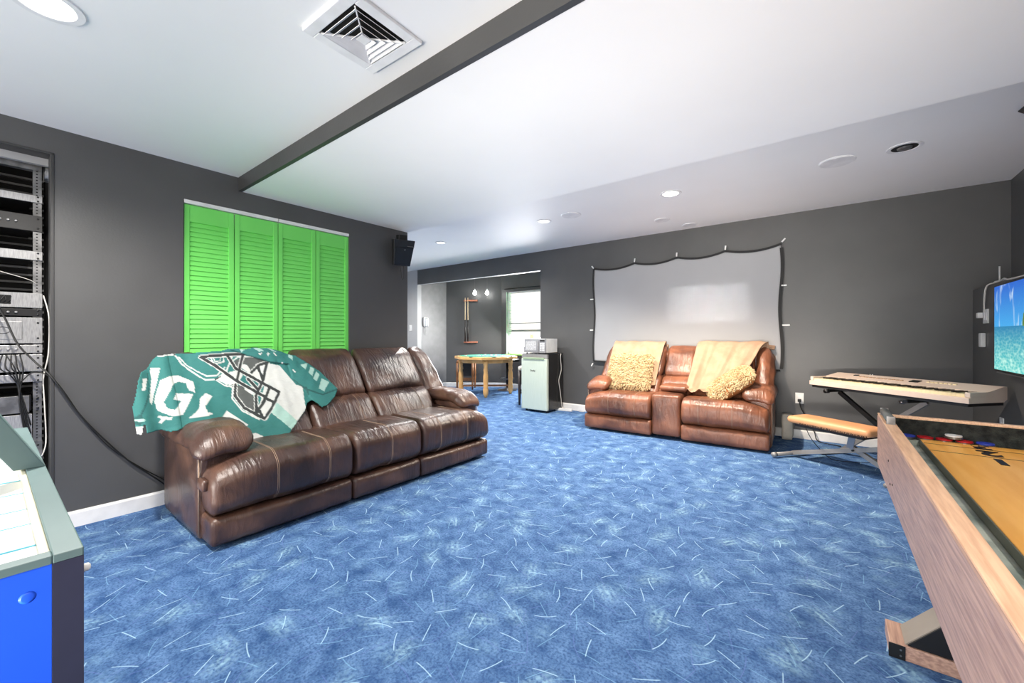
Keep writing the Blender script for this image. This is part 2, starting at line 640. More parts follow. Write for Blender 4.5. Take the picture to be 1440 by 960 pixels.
def board(name, a, c, th=.014):
    a, c = Vector(a), Vector(c)
    d = (c - a).normalized()
    n = Vector((d.y, -d.x))
    pts = [(0, 0), (th, 0), (th, BB - .012), (th * .5, BB), (0, BB)]
    m = MB()
    Av = [m.b.verts.new((a.x + n.x * p, a.y + n.y * p, q)) for p, q in pts]
    Cv = [m.b.verts.new((c.x + n.x * p, c.y + n.y * p, q)) for p, q in pts]
    for i in range(5):
        m.b.faces.new((Av[i], Av[(i + 1) % 5], Cv[(i + 1) % 5], Cv[i]))
    m.b.faces.new(Av[::-1])
    m.b.faces.new(Cv)
    return m.build(name, M_TRIM, kind=ST)


board('baseboard_left', (WALL_X, RK1 + .03), (WALL_X, CL0))
board('baseboard_left_far', (WALL_X, CL1), (WALL_X, 2.68))
board('baseboard_back', (OX1, BACK_Y), (LEDGE_X, BACK_Y))
board('baseboard_alcove_left', (OX0, BACK_Y), (OX0, 6.18))
board('baseboard_alcove_angled', (A.x, A.y), (B_.x, B_.y))
board('baseboard_alcove_window', (-5.6, 6.86), (-3.1, 6.86))
board('baseboard_hall', (-7.6, BACK_Y), (OX0, BACK_Y))
# lip framing the rack opening
m = MB()
m.box(WALL_X - .1, WALL_X + .004, RK1 - .012, RK1 + .004, 0, RKZ)
m.box(WALL_X - .1, WALL_X + .004, RK0, RK1 + .004, RKZ - .01, RKZ + .004)
m.build('trim_3', M_WALLD, kind=ST, bevel=.003)
m = MB()
m.box(WALL_X - .13, WALL_X - .10, RK0, RK1 - .012, RKZ - .05, RKZ - .01)
m.build('trim_4', M_WALLL, kind=ST)

# the alcove window
m = MB()
f = .035
YW = 6.90
m.box(WX0, WX0 + f, YW, YW + .05, WZ0, WZ1)
m.box(WX1 - f, WX1, YW, YW + .05, WZ0, WZ1)
m.box(WX0, WX1, YW, YW + .05, WZ1 - f, WZ1)
m.box(WX0, WX1, YW, YW + .05, WZ0, WZ0 + f)
win = m.build('window_1', M_WHITE, kind=ST)
gl, nt, b = newmat('window_glass')
b.inputs['Base Color'].default_value = (1, 1, 1, 1)
b.inputs['Roughness'].default_value = 0
b.inputs['Transmission Weight'].default_value = 1
b.inputs['IOR'].default_value = 1.05
MB().box(WX0 + f, WX1 - f, YW + .03, YW + .034, WZ0 + f, WZ1 - f).build('pane', gl, win)
M_SASH = mat('grey_sash', (130, 138, 132), .4)
m = MB()
m.box(WX0 + f, WX1 - f, YW - .005, YW + .03, 1.195, 1.235)
m.box(WX0 + f, WX1 - f, YW + .005, YW + .02, 1.365, 1.38)
m.build('meeting_rail', M_SASH, win)
m = MB()
m.box(WX0, WX0 + .012, 6.862, YW, WZ0, WZ1)
m.build('jamb_liner', mat('pale_green_liner', (205, 236, 208), .5), win)
m = MB()
m.box(WX0 - .01, WX1 + .01, 6.83, YW, WZ0 - .02, WZ0)
m.build('window_sill', mat('lime_sill', (150, 220, 110), .4), win)
# narrow stack of green blind slats at the left of the pane
m = MB()
for i in range(38):
    z = WZ0 + .06 + i * .033
    m.box(WX0 + .04, WX0 + .12, YW - .012, YW - .006, z, z + .022)
tag(m.build('window_blind', mat('green_blind', (205, 240, 208), .5)), 'narrow green slatted blind at the left edge of the far window', 'blind')
t = thing('curtain_rod', 'dark curtain rod with rounded end above the far window', 'curtain rod', (WX0, 6.8, 2.1))
MB().tube([(0, 0, 0), (1.05, 0, 0)], .011, 10).build('rod', M_BLACK, t, smooth=True)
m = MB()
m.lathe([(0.004, -.02), (.022, -.012), (.026, 0), (.022, .012), (.004, .02)], mtx=Matrix.Translation((.93, 0, 0)) @ Matrix.Rotation(PI / 2, 4, 'Y'))
m.build('finial', M_BLACK, t, smooth=True)
MB().box(.1, .12, 0, .058, -.008, .008).build('bracket', M_BLACK, t)
MB().box(.98, 1.0, 0, .058, -.008, .008).build('bracket', M_BLACK, t)
tag(MB().box(-4.83, -4.745, 6.84, 6.856, .721, 1.14).build('tan_card', mat('tan_card', (226, 200, 150), .7), bevel=.004), 'tan card standing on the sill in front of the far window', 'card')

# ------------------------------------------------------------------ closet doors
random.seed(1)
W4 = (CL1 - CL0) / 4


def louver_door():
    t = thing('louvered_door', 'x', 'closet door', (WALL_X - .012, CL0, 0))
    w = W4 - .006
    st = .034
    m = MB()
    m.box(-.028, 0, .003, st, .01, CLZ - .03)
    m.box(-.028, 0, w - st + .003, w + .003, .01, CLZ - .03)
    m.build('stile', M_GREEN, t, bevel=.002)
    m = MB()
    m.box(-.026, -.002, st, w - st + .003, CLZ - .03 - .115, CLZ - .03)
    m.box(-.026, -.002, st, w - st + .003, .01, .2)
    m.box(-.026, -.002, st, w - st + .003, .86, .95)
    m.build('rail', M_GREEN, t, bevel=.002)
    m = MB()
    for (z0, z1) in ((.2, .86), (.95, CLZ - .145)):
        n = int(round((z1 - z0) / .0335))
        p = (z1 - z0) / n
        for i in range(n):
            zc = z0 + (i + .5) * p
            pr = [(-.018, zc + .0185), (-.014, zc + .021), (-.003, zc - .0135), (-.007, zc - .017)]
            m.prism(pr, lambda u, v, y: (u, y, v), st - .002, w - st + .005)
    m.build('louver_slats', M_GREEN, t)
    return t


d0 = louver_door()
names = ['bright green louvered closet door panel, leftmost of the four', 'bright green louvered closet door panel, second from the left',
         'bright green louvered closet door panel, third from the left', 'bright green louvered closet door panel, rightmost, nearest the wall speaker']
for i in range(4):
    d = d0 if i == 0 else copy_tree(d0)
    d.location.y = CL0 + .003 + i * W4
    d['label'] = names[i]
    d['group'] = 'louvered closet doors'
m = MB()
m.box(WALL_X - .04, WALL_X + .003, CL0 + .004, (CL0 + CL1) / 2 - .003, CLZ - .026, CLZ - .002)
m.box(WALL_X - .04, WALL_X + .003, (CL0 + CL1) / 2 + .003, CL1 - .004, CLZ - .026, CLZ - .002)
tag(m.build('door_track', M_TRIM), 'white metal track above the green closet doors', 'door track')

# ------------------------------------------------------------------ equipment rack
RX = -3.60
rk = thing('equipment_rack', 'grey metal equipment rack standing in the wall recess', 'rack', (RX, 0, 0))
yr0, yr1 = .170, .203
for nm, ya, yb in (('upright', yr0, yr1), ('upright', -.30, -.268)):
    m = MB()
    m.box(-.03, 0, ya, yb, 0, 2.10)
    m.build(nm, M_RACK, rk)
    m = MB()
    for i in range(116):
        z = .1 + i * .0172
        m.box(-.0005, .0012, ya + .011, ya + .018, z, z + .006)
    m.build('hole_strip', M_VOID, rk)
MB().box(-.04, .004, -.30, .203, 2.05, 2.125).build('top_rail', M_RACK, rk)
MB().box(-.45, 0, -.30, .203, 0, .05).build('base', M_RACK, rk)
MB().box(-.5, -.49, -.30, .203, .05, 2.1).build('back_panel', M_VOID, rk)


def unit(name, label, z0, z1, m_, group=None, feats=None, depth=.3, y1=.205, cat='rack unit', front=.008):
    t = thing(name, label, cat, (RX, 0, z0), 0, group)
    MB().box(0.001, front, -.29, y1, 0, z1 - z0).build('faceplate', m_, t, bevel=.001)
    MB().box(-depth, -.031, -.265, .165, .003, z1 - z0 - .003).build('chassis', M_DARK, t)
    if feats:
        feats(t, z1 - z0)
    return t


def screws(t, h):
    for z in (h * .2, h * .8):
        MB().lathe([(.005, 0), (.005, .003), (.002, .004)], n=8, mtx=Matrix.Translation((.008, .188, z)) @ Matrix.Rotation(PI / 2, 4, 'Y')).build('screw', M_BLACK, t)


def knobs(t, h):
    screws(t, h)
    for i in range(7):
        MB().lathe([(.006, 0), (.005, .012), (.003, .013)], n=10, mtx=Matrix.Translation((.008, -.06 + i * .028, h * .5)) @ Matrix.Rotation(PI / 2, 4, 'Y')).build('knob', M_RACKL, t, smooth=False)


def display(t, h):
    screws(t, h)
    MB().box(.008, .012, -.25, .13, h * .15, h * .85).build('door', M_RACKL, t, bevel=.002)
    MB().tube([(.013, .06 + .028 * math.cos(a * PI / 8), h * .5 + .018 * math.sin(a * PI / 8)) for a in range(16)], .0015, 6, closed=True).build('badge_ring', M_BLACK, t)


def ports(t, h):
    MB().box(.008, .0085, -.2, .09, h * .2, h * .8).build('opening', M_VOID, t)
    m = MB()
    random.seed(8)
    for i in range(9):
        y = -.05 + i * .016
        m.tube(smooth_path([(.012, y, h * .3), (.02, y + .01, h * .5), (.012, y + .02 * random.random(), h * .75)], 4), .0018, 6)
    m.build('patch_leads', M_CABLE, t)


gU = 'units in the equipment rack'
unit('blank_panel', 'narrow light blank bar crossing the upper rack above the black mixer', 1.865, 1.905, M_RACKL, gU, screws)
unit('rack_mixer', 'black rack mixer with a row of small light knobs', 1.70, 1.79, M_DARK, gU, knobs)
unit('blank_panel', 'wide light blank bar crossing the rack below the black mixer', 1.535, 1.585, M_RACKL, gU, screws)
unit('patch_panel', 'light grey patch panel with dark opening full of leads', 1.262, 1.345, M_RACKL, gU, ports)
unit('rack_mixer', 'thin black rack unit with small knobs under the patch panel', 1.215, 1.255, M_DARK, gU, knobs)
unit('amplifier', 'wide silver rack amplifier with an oval badge ring', 1.06, 1.205, M_RACKL, gU, display)
unit('disc_player', 'slim silver rack player under the amplifier with round buttons', 1.005, 1.05, M_RACKL, gU, knobs)
unit('amplifier', 'plain grey brushed rack amplifier under the slim player', .90, .995, M_RACKL, gU, screws)
unit('blank_panel', 'light bar above the dark gap low in the rack', .84, .885, M_RACKL, gU, screws)
unit('receiver', 'dark grey receiver box on the rack shelf under the gap', .67, .765, M_RACK, gU, screws, y1=.155, front=.03)
unit('receiver', 'textured light grey box low in the rack under the dark receiver', .53, .66, M_RACKL, gU, None, y1=.165, front=.035)
unit('blank_panel', 'lowest grey panel of the rack behind the air hockey table', .38, .50, M_RACK, gU, screws)
# louvred back wall behind the rack
t = thing('slatted_vent_panel', 'black slatted panel behind the rack in the recess', 'vent panel', (-3.95, 0, 0))
m = MB()
for i in range(44):
    m.bar((0, -.3, .1 + i * .046), (0, .23, .1 + i * .046), .03, .012)
m.build('slats', mat('dark_slats', (120, 120, 120), .5), t)
MB().box(-.03, -.02, -.3, .235, 0, 2.2).build('backing', M_VOID, t)
tag(MB().tube([(-3.66, .215, 2.06), (-3.66, .232, 2.06)], .05, 16).build('foil_duct', mat('crumpled_foil', (210, 210, 210), .4, metal=.3, bump=.6, bscale=60), smooth=False), 'short foil duct at the top right of the rack recess', 'duct')
tag(MB().tube(smooth_path([(-3.52, .205, 1.33), (-3.5, .225, 1.2), (-3.5, .222, 1.0), (-3.52, .205, .86), (-3.53, .21, .7), (-3.53, .215, .5), (-3.53, .2, .42)], 8), .003, 6).build('white_lead', M_WCABLE, smooth=True), 'white cable hanging down beside the rack upright', 'cable')
tag(MB().tube(smooth_path([(-3.56, -.05, 1.49), (-3.555, .06, 1.45), (-3.56, .15, 1.42), (-3.575, .18, 1.40)], 8), .002, 6).build('white_lead', M_WCABLE, smooth=True), 'thin white wire crossing a dark gap near the top of the rack', 'cable')
tag(MB().tube(smooth_path([(-3.5, .0, 1.36), (-3.52, .06, 1.22), (-3.5, .11, 1.06), (-3.48, .17, .96), (-3.43, .236, .86), (-3.425, .33, .66), (-3.425, .42, .51), (-3.425, .545, .33), (-3.425, .63, .235), (-3.425, .72, .13), (-3.425, .78, .03)], 8), .0045, 6).build('speaker_cable', M_CABLE, smooth=True), 'black cable sweeping from the rack down the wall to the big sofa', 'cable')
tag(MB().tube(smooth_path([(-3.535, .07, 1.0), (-3.52, .10, .93), (-3.53, .12, .85), (-3.50, .17, .90), (-3.43, .245, .845), (-3.43, .36, .60), (-3.43, .47, .42), (-3.43, .6, .275), (-3.43, .72, .16), (-3.43, .8, .06)], 8), .003, 6).build('speaker_cable', M_CABLE, smooth=True), 'thinner black cable running beside the other one down the left wall', 'cable')
m = MB()
for k in range(5):
    random.seed(k)
    m.tube(smooth_path([(-3.545, .06 + .015 * k, 1.0), (-3.53, .05 + .02 * k, .93), (-3.535, .09 + .01 * k, .88), (-3.55, .12, .80 - .02 * k), (-3.56, .16, .6 - .05 * k)], 6), .003, 6)
tag(m.build('cable_bundle', M_CABLE, smooth=True), 'tangle of black cables hanging in front of the silver rack units', 'cable bundle')

# ------------------------------------------------------------------ sofas


def stitch(root, parent, meshes, x, cy, cz, a0, a1, twin=True, name='stitching'):
    """pair of stitched seams across cushion surfaces: rays in the local x = const plane"""
    m = MB()
    tot = 0
    for dx in ((-.004, .004) if twin else (0,)):
        pts = []
        for i in range(41):
            a = R(a0 + (a1 - a0) * i / 40)
            d = Vector((0, math.cos(a), math.sin(a)))
            o = Vector((x + dx, cy, cz)) + d * 2
            best = None
            for bv in meshes:
                h = bv.ray_cast(o, -d)
                if h[0] is not None and (best is None or (h[0] - o).length < (best - o).length):
                    best = h[0]
            if best is not None:
                pts.append(best + d * .0006)
        if len(pts) > 3:
            m.tube(pts, .0012, 5)
            tot += 1
    if tot:
        m.build(name, M_THREAD, parent, smooth=True)
    else:
        m.b.free()


def bvh(o):
    return BVHTree.FromPolygons([v.co for v in o.data.vertices], [p.vertices for p in o.data.polygons])


def shear(z_ref, k, y_off=0):
    def fn(p):
        p.y -= max(0, (z_ref - p.z)) * k + y_off
        return p
    return fn


def sofa(t, Lx, D, seg, cols, LM, arm=.21, console=None, back_z=.985, seatz=.455, seamz=.165):
    armd = .80 if D > .95 else .74
    MB().box(.05, Lx - .05, -D + .12, -.08, .02, .34).build('base_frame', M_BASE, t)
    # arms
    for sx in (0, 1):
        x0, x1 = (0, arm) if sx == 0 else (Lx - arm, Lx)
        m = MB()
        m.cushion(x0, x1, -armd, -.10, .02, .52, r=.02, puff=(.006, .004, 0), res=.04)
        a = m.build('arm', LM, t, smooth=True)
        out = -1 if sx == 0 else 1
        xa, xb = (x0 - .02, x1 + .05) if sx == 0 else (x0 - .05, x1 + .02)

        def armfn(p, xa=xa, xb=xb, out=out):
            # front of the pad rolls over and down
            f = max(0, (-(p.y) - (armd - .16)) / .18)
            p.z -= .05 * f * f
            u = (p.x - (xa + xb) / 2) / ((xb - xa) / 2)
            p.z -= .035 * max(0, u * out) ** 2
            g = noise.noise(Vector((p.x * 5, p.y * 16, p.z * 5)))
            p.z += .008 * g
            return p
        m = MB()
        m.cushion(xa, xb, -armd - .045, -.04, .50, .605, r=(.06, .07, .048), puff=(.006, .006, .004), res=.018, wr=.006, wf=(8, 14, 8), seed=sx, fn=armfn)
        p = m.build('arm_pad', LM, t, smooth=True)
        MB().tube([(x0 + (.0 if sx == 0 else arm), -armd - .002, .05), (x0 + (.0 if sx == 0 else arm), -armd - .002, .5)], .004, 6).build('piping', M_THREAD, a, smooth=True)
    # seats and the footrest panels below them
    seats = []
    for i, (x0, x1, kind) in enumerate(seg):
        if kind == 'console':
            continue
        def droop(p, x0=x0, x1=x1):
            # the outer seats slope away at the sofa ends
            d = 9
            if x0 <= .001:
                d = p.x - x0
            if x1 >= Lx - .001:
                d = min(d, x1 - p.x)
            if d < .30:
                k = (1 - d / .30) ** 2 * max(0, (p.z - seamz) / (seatz - seamz))
                p.z -= .075 * k
                p.y += .03 * k * (1 if p.y < -D + .2 else 0)
            return p
        m = MB()
        e0 = .012 if x0 <= .001 else .003
        e1 = .012 if x1 >= Lx - .001 else .003
        m.cushion(x0 + e0, x1 - e1, -D, -D + .62, seamz + .005, seatz, r=(.022, .10, .10), puff=(.0, .010, .004), res=.02, wr=.006, wf=(9, 3, 3), seed=i + D, fn=droop)
        s = m.build('seat_cushion', LM, t, smooth=True)
        seats.append((x0, x1, s))
        m = MB()
        m.cushion(x0 + e0, x1 - e1, -D + .022, -D + .3, .02, seamz, r=(.02, .03, .03), puff=(0, .01, 0), res=.018, wr=.004, wf=(16, 3, 3), seed=i + 5)
        lp = m.build('footrest_panel', LM, t, smooth=True)
    for x0, x1, s in seats:
        bv = [bvh(s)]
        wd = x1 - x0
        fr = (.36, .72) if wd > .65 else (.5,)
        if wd > .65 and x0 == 0:
            fr = (.40, .78)
        elif wd > .65:
            fr = (.22, .60)
        for q in fr:
            stitch(t, s, bv, x0 + wd * q, -D + .25, seamz + .1, 60, 212)
    # backrest
    sh = .75
    MB().cushion(.03, Lx - .03, -.16, -.01, .1, back_z - .06, r=.05, res=.05).build('back_shell', LM, t, smooth=True)
    lumb = []
    for i, (x0, x1) in enumerate(cols):
        m = MB()
        m.cushion(x0 + .003, x1 - .003, -.17, .10, .40, .635, r=(.035, .06, .05), puff=(.0, .022, .004), res=.02, wr=.006, wf=(9, 6, 4), seed=i + 20,
                  fn=lambda p: Vector((p.x, p.y - (back_z - p.z) * sh + .02, p.z)))
        l = m.build('lumbar_cushion', LM, t, smooth=True)
        lumb.append((x0, x1, l))
        m = MB()
        m.cushion(x0 + .003, x1 - .003, -.15, -.012, .61, back_z, r=(.045, .08, .09), puff=(.0, .025, .008), res=.02, wr=.008, wf=(5, 5, 9), seed=i + 30,
                  fn=lambda p: Vector((p.x, p.y - max(0, back_z - p.z) * sh * (.95), p.z)))
        m.build('headrest_cushion', LM, t, smooth=True)
    for x0, x1, l in lumb:
        for q in (.3, .72):
            stitch(t, l, [bvh(l)], x0 + (x1 - x0) * q, -.2, .52, 95, 240, twin=False)
    # wings beside the outer cushions
    for sx in (0, 1):
        x0, x1 = (.0, cols[0][0]) if sx == 0 else (cols[-1][1], Lx)
        if x1 - x0 < .05:
            continue
        m = MB()

        def wfn(p, x0=x0, x1=x1, sx=sx):
            u = (p.x - x0) / (x1 - x0)
            u = u if sx else 1 - u
            p.y -= max(0, back_z - p.z) * sh * .92
            if u > .4:
                p.z -= .10 * ((u - .4) / .6) ** 2 * max(0, (p.z - .5) / .5)
            return p
        m.cushion(x0 + .003, x1 - .003, -.13, -.012, .48, back_z, r=.07, puff=(.008, .02, .01), res=.02, wr=.012, wf=(10, 5, 10), seed=sx + 50, fn=wfn)
        m.build('wing', LM, t, smooth=True)


s1 = thing('recliner_sofa', 'long dark brown leather recliner sofa in front of the green doors, under the jersey', 'sofa', (-3.42, .69, 0), PI / 2)
L1 = 2.15
sofa(s1, L1, .98, [(0, .793, 'seat'), (.793, 1.358, 'seat'), (1.358, L1, 'seat')], [(.2, .745), (.745, 1.275), (1.275, 1.885)], M_LEATHER)
# reclining lever tab at the near end
MB().cushion(-.012, .02, -.90, -.80, .30, .36, r=.012).build('lever_tab', M_LEATHER, s1, smooth=True)

s2 = thing('recliner_loveseat', 'brown leather reclining loveseat with centre console below the projection screen', 'sofa', (-2.36, 5.275, 0), R(2.6))
L2 = 1.90
sofa(s2, L2, .915, [(0, .80, 'seat'), (.80, 1.10, 'console'), (1.10, L2, 'seat')], [(.17, .785), (.785, 1.135), (1.135, 1.73)], M_LEATHERW, arm=.2, back_z=.975, seamz=.18)
m = MB()
m.cushion(.803, 1.097, -.89, -.38, .04, .475, r=.03, puff=(0, .008, .006), res=.02, wr=.004, seed=3)
con = m.build('console', M_LEATHERW, s2, smooth=True)
m = MB()
m.cushion(.83, 1.12, -.70, -.36, .49, .555, r=.03, puff=(0, .004, .006), res=.02, wr=.003)
m.build('lid', M_LEATHERW, con, smooth=True)
MB().cushion(.81, 1.09, -.62, -.36, .46, .50, r=.01, res=.05).build('lid_base', M_LEATHERW, con, smooth=True)


# ------------------------------------------------------------------ throws on the loveseat
def throw(name, label, root, xl, xr, tmax, seed, fold=.014, amp=1.0):
    """sheet following the backrest from behind the top, over it and down to the seat (local coords of root)"""
    path = [(.0, .80), (.0, .92), (-.03, .985), (-.08, 1.005), (-.13, .995), (-.19, .95), (-.265, .86), (-.33, .78), (-.38, .70), (-.43, .63), (-.475, .57), (-.52, .505), (-.58, .478), (-.66, .474)]
    P = smooth_path([(0, a, b_) for a, b_ in path], 5)
    n = int(len(P) * tmax)
    P = P[:n]
    m = MB()
    rows = []
    W = 60
    for i, p in enumerate(P):
        t_ = i / (n - 1)
        d = P[min(i + 1, n - 1)] - P[max(i - 1, 0)]
        nr = Vector((0, d.z, -d.y))
        if nr.length > 0:
            nr.normalize()
        if nr.y > 0 and i > 8:
            nr = -nr
        if i <= 8:
            nr = Vector((0, .2, 1)).normalized()
        a, b_ = xl(t_), xr(t_)
        row = []
        for k in range(W + 1):
            u = k / W
            x = a + (b_ - a) * u
            f = math.sin(u * 17 + 1.5 * t_ + seed) * .5 + noise.noise(Vector((u * 7 + seed, t_ * 2.2, seed))) * 1.0 + .5 * noise.noise(Vector((u * 16, t_ * 5, seed)))
            hgt = .024 + fold * (f + .9) * (.35 + t_)
            row.append(m.b.verts.new(Vector((x, p.y, p.z)) + nr * hgt))
        rows.append(row)
    for r0, r1 in zip(rows, rows[1:]):
        for k in range(W):
            m.b.faces.new((r0[k], r0[k + 1], r1[k + 1], r1[k]))
    o = m.build(name, M_THROW, None, smooth=True)
    o.matrix_world = Matrix.Translation(root.location) @ Matrix.Rotation(root.rotation_euler.z, 4, 'Z')
    md = o.modifiers.new('solid', 'SOLIDIFY')
    md.thickness = .006
    tag(o, label, 'throw blanket', 'tan throws on the loveseat')
    return o


throw('throw_blanket', 'tan fleece throw over the loveseat back behind the square fluffy pillow', s2, lambda t_: .10 + .03 * t_, lambda t_: .765 - .02 * t_, .86, 2.0, .011)
throw('throw_blanket', 'tan fleece throw spread wide over the loveseat right half, spilling onto the seat', s2, lambda t_: 1.16 - .09 * t_, lambda t_: 1.90 - .50 * max(0, t_ - .12) ** 1.0 + (.25 * t_ if t_ > 2 else 0), 1.0, 5.0, .022)


# shaggy pillows
def tufts(m, pts, ln, seed, w=.012):
    random.seed(seed)
    for p, n in pts:
        d = (n + Vector((random.uniform(-.7, .7), random.uniform(-.7, .7), random.uniform(-.9, .3)))).normalized()
        sd = d.cross(Vector((random.random(), random.random(), random.random()))).normalized() * w
        up = d.cross(sd).normalized() * w * .5
        l_ = ln * random.uniform(.6, 1.2)
        tip = p + d * l_ + Vector((0, 0, -l_ * .3))
        mid = p + d * l_ * .55
        a = [m.b.verts.new(q) for q in (p - sd, p + up, p + sd, p - up)]
        c = [m.b.verts.new(q) for q in (mid - sd * .8, mid + up, mid + sd * .8, mid - up)]
        e = m.b.verts.new(tip)
        for i in range(4):
            m.b.faces.new((a[i], a[(i + 1) % 4], c[(i + 1) % 4], c[i]))
            m.b.faces.new((c[i], c[(i + 1) % 4], e))


def pillow(name, label, M4, sx, sz, th, seed, nt_, furry_back, roundp=False, ln=.028):
    t = thing(name, label, 'pillow')
    t.matrix_world = M4

    def fn(p):
        # squash towards the seams
        u, v = p.x / (sx / 2), p.z / (sz / 2)
        k = math.sqrt(max(0.02, (1 - min(1, abs(u)) ** 3.0) * (1 - min(1, abs(v)) ** 3.0)))
        p.y *= .25 + .75 * k
        return p
    m = MB().cushion(-sx / 2, sx / 2, -th / 2, th / 2, -sz / 2, sz / 2, r=.06 if not roundp else .11, res=.02, fn=fn, wr=.006, seed=seed)
    body = m.build('cover', M_FUR if furry_back else M_BROWNF, t, smooth=True)
    bv = bvh(body)
    random.seed(seed)
    pts = []
    while len(pts) < nt_:
        x, z = random.uniform(-sx / 2, sx / 2), random.uniform(-sz / 2, sz / 2)
        h = bv.ray_cast(Vector((x, -1, z)), Vector((0, 1, 0)))
        if h[0] is not None:
            pts.append((h[0], h[1] if h[1].y < 0 else -h[1]))
    m = MB()
    tufts(m, pts, ln, seed)
    m.build('shaggy_pile', M_FUR, t, kind='stuff')
    return t


RZ = Matrix.Rotation(R(2.6), 4, 'Z')
pillow('fluffy_pillow', 'square cream shaggy pillow leaning on the left seat of the loveseat',
       Matrix.Translation((-1.90, 4.80, .665)) @ RZ @ Matrix.Rotation(R(-24), 4, 'X'), .52, .46, .15, 3, 3000, True)
pillow('fluffy_pillow', 'shaggy cream pillow with brown back tipped against the right arm of the loveseat',
       Matrix.Translation((-.80, 4.74, .60)) @ RZ @ Matrix.Rotation(R(8), 4, 'Z') @ Matrix.Rotation(R(-36), 4, 'Y') @ Matrix.Rotation(R(-66), 4, 'X'), .50, .34, .17, 9, 2400, False, True, .018)

# beige piece at the right end of the loveseat, and screen-side odds
tag(MB().cushion(-.40, -.30, 5.20, 5.36, .0, .27, r=.02, res=.04, wr=.006).build('storage_bag', M_BEIGE, smooth=True), 'small upright beige bag behind the right end of the loveseat', 'bag')

# ------------------------------------------------------------------ projection screen
sc = thing('projection_screen', 'grey cloth projection screen with scalloped black border on the back wall', 'projection screen', (-2.656, BACK_Y - .032, 0))
SW, Z0, Z1 = 2.24, .70, 2.075
hookx = [0, .598, 1.144, 1.696, 2.253]


def ztop(x):
    for a, b_ in zip(hookx, hookx[1:]):
        if a <= x <= b_ + 1e-6:
            u = (x - a) / (b_ - a)
            base = 2.068 + (2.118 - 2.068) * (x / 2.25) ** .8
            return base - .045 * (1 - (2 * u - 1) ** 2) - .0
    return 2.1


hookz = [1.628, 1.187]


def xside(z, s):
    # side edges pulled towards the side hooks
    q = .012 * math.sin((z - .7) / 1.4 * PI * 3) * s
    return q


def sheet(xa, xb, za_fn, zb_fn, nx, nz, name, m_, wr, yo):
    m = MB()
    g = []
    for j in range(nz + 1):
        row = []
        for i in range(nx + 1):
            u, v = i / nx, j / nz
            x0 = xa + (xb - xa) * u
            z = za_fn(x0) + (zb_fn(x0) - za_fn(x0)) * v
            x = x0 + xside(z, -1 if u < .5 else 1) * abs(2 * u - 1) ** 4
            y = yo + wr * noise.noise(Vector((x * 3, z * 2, 3))) * (1 - v)
            if x > 1.85 and z < 1.3:
                y -= .018 * math.sin((x + z * .7) * 22) * ((x - 1.85) / .4) * ((1.3 - z) / .6)
            row.append(m.b.verts.new((x, y, z)))
        g.append(row)
    for j in range(nz):
        for i in range(nx):
            m.b.faces.new((g[j][i], g[j][i + 1], g[j + 1][i + 1], g[j + 1][i]))
    o = m.build(name, m_, sc, smooth=True)
    md = o.modifiers.new('s', 'SOLIDIFY')
    md.thickness = .003
    return o


zb = lambda x: .74 - .02 * (x / 2.24)
sheet(0.0, 2.24, zb, lambda x: ztop(min(max(x, 0), 2.25)) - .0, 90, 40, 'screen_cloth', M_SCREEN, .006, 0)
m = MB()
for i in range(60):
    x0, x1 = 2.25 * i / 60, 2.25 * (i + 1) / 60
    m.bar((x0, -.008, ztop(x0) - .004), (x1, -.008, ztop(min(x1, 2.25)) - .004), .006, .024, up=(0, 0, 1))
for s, xx in ((-1, 0), (1, 2.245)):
    for i in range(30):
        za, zc = .74 + 1.33 * i / 30, .74 + 1.33 * (i + 1) / 30
        k = .93 if s < 0 else 1
        m.bar((xx + xside(za, s), -.008, za), (xx + xside(zc, s), -.008, zc), .022 if s < 0 else .03, .006, up=(0, 1, 0))
m.bar((0, -.008, .742), (2.24, -.008, .722), .006, .022)
m.build('black_border', M_BLACKTAPE, sc)
for (x, z, a) in [(-.01, 2.078, 130), (.598, 2.108, 80), (1.144, 2.118, 88), (1.696, 2.13, 85), (2.262, 2.14, 50), (-.02, 1.628, 180), (-.025, 1.187, 180), (-.02, .70, 240), (2.262, 1.655, 0), (2.275, 1.221, 0)]:
    d = Vector((math.cos(R(a)), 0, math.sin(R(a))))
    p = Vector((x, -.012, z))
    ln_ = .05 if abs(z - 1.221) < .01 else .035
    MB().bar(p - d * ln_ * .4, p + d * ln_, .016, .012, up=(0, 1, 0)).build('hook', M_WHITE, sc, bevel=.002)

# ------------------------------------------------------------------ jersey draped over the long sofa
CW = 4.645


def cp(x, y):
    return (x, y)


def inside(p, poly):
    x, y = p
    r = False
    n = len(poly)
    j = n - 1
    for i in range(n):
        xi, yi = poly[i]
        xj, yj = poly[j]
        if (yi > y) != (yj > y) and x < (xj - xi) * (y - yi) / (yj - yi) + xi:
            r = not r
        j = i
    return r


def dseg(p, a, b_):
    ax, ay = a
    bx, by = b_
    dx, dy = bx - ax, by - ay
    t_ = max(0, min(1, ((p[0] - ax) * dx + (p[1] - ay) * dy) / (dx * dx + dy * dy)))
    return math.hypot(p[0] - ax - t_ * dx, p[1] - ay - t_ * dy)


def dline(p, L_):
    return min(dseg(p, a, b_) for a, b_ in zip(L_, L_[1:]))


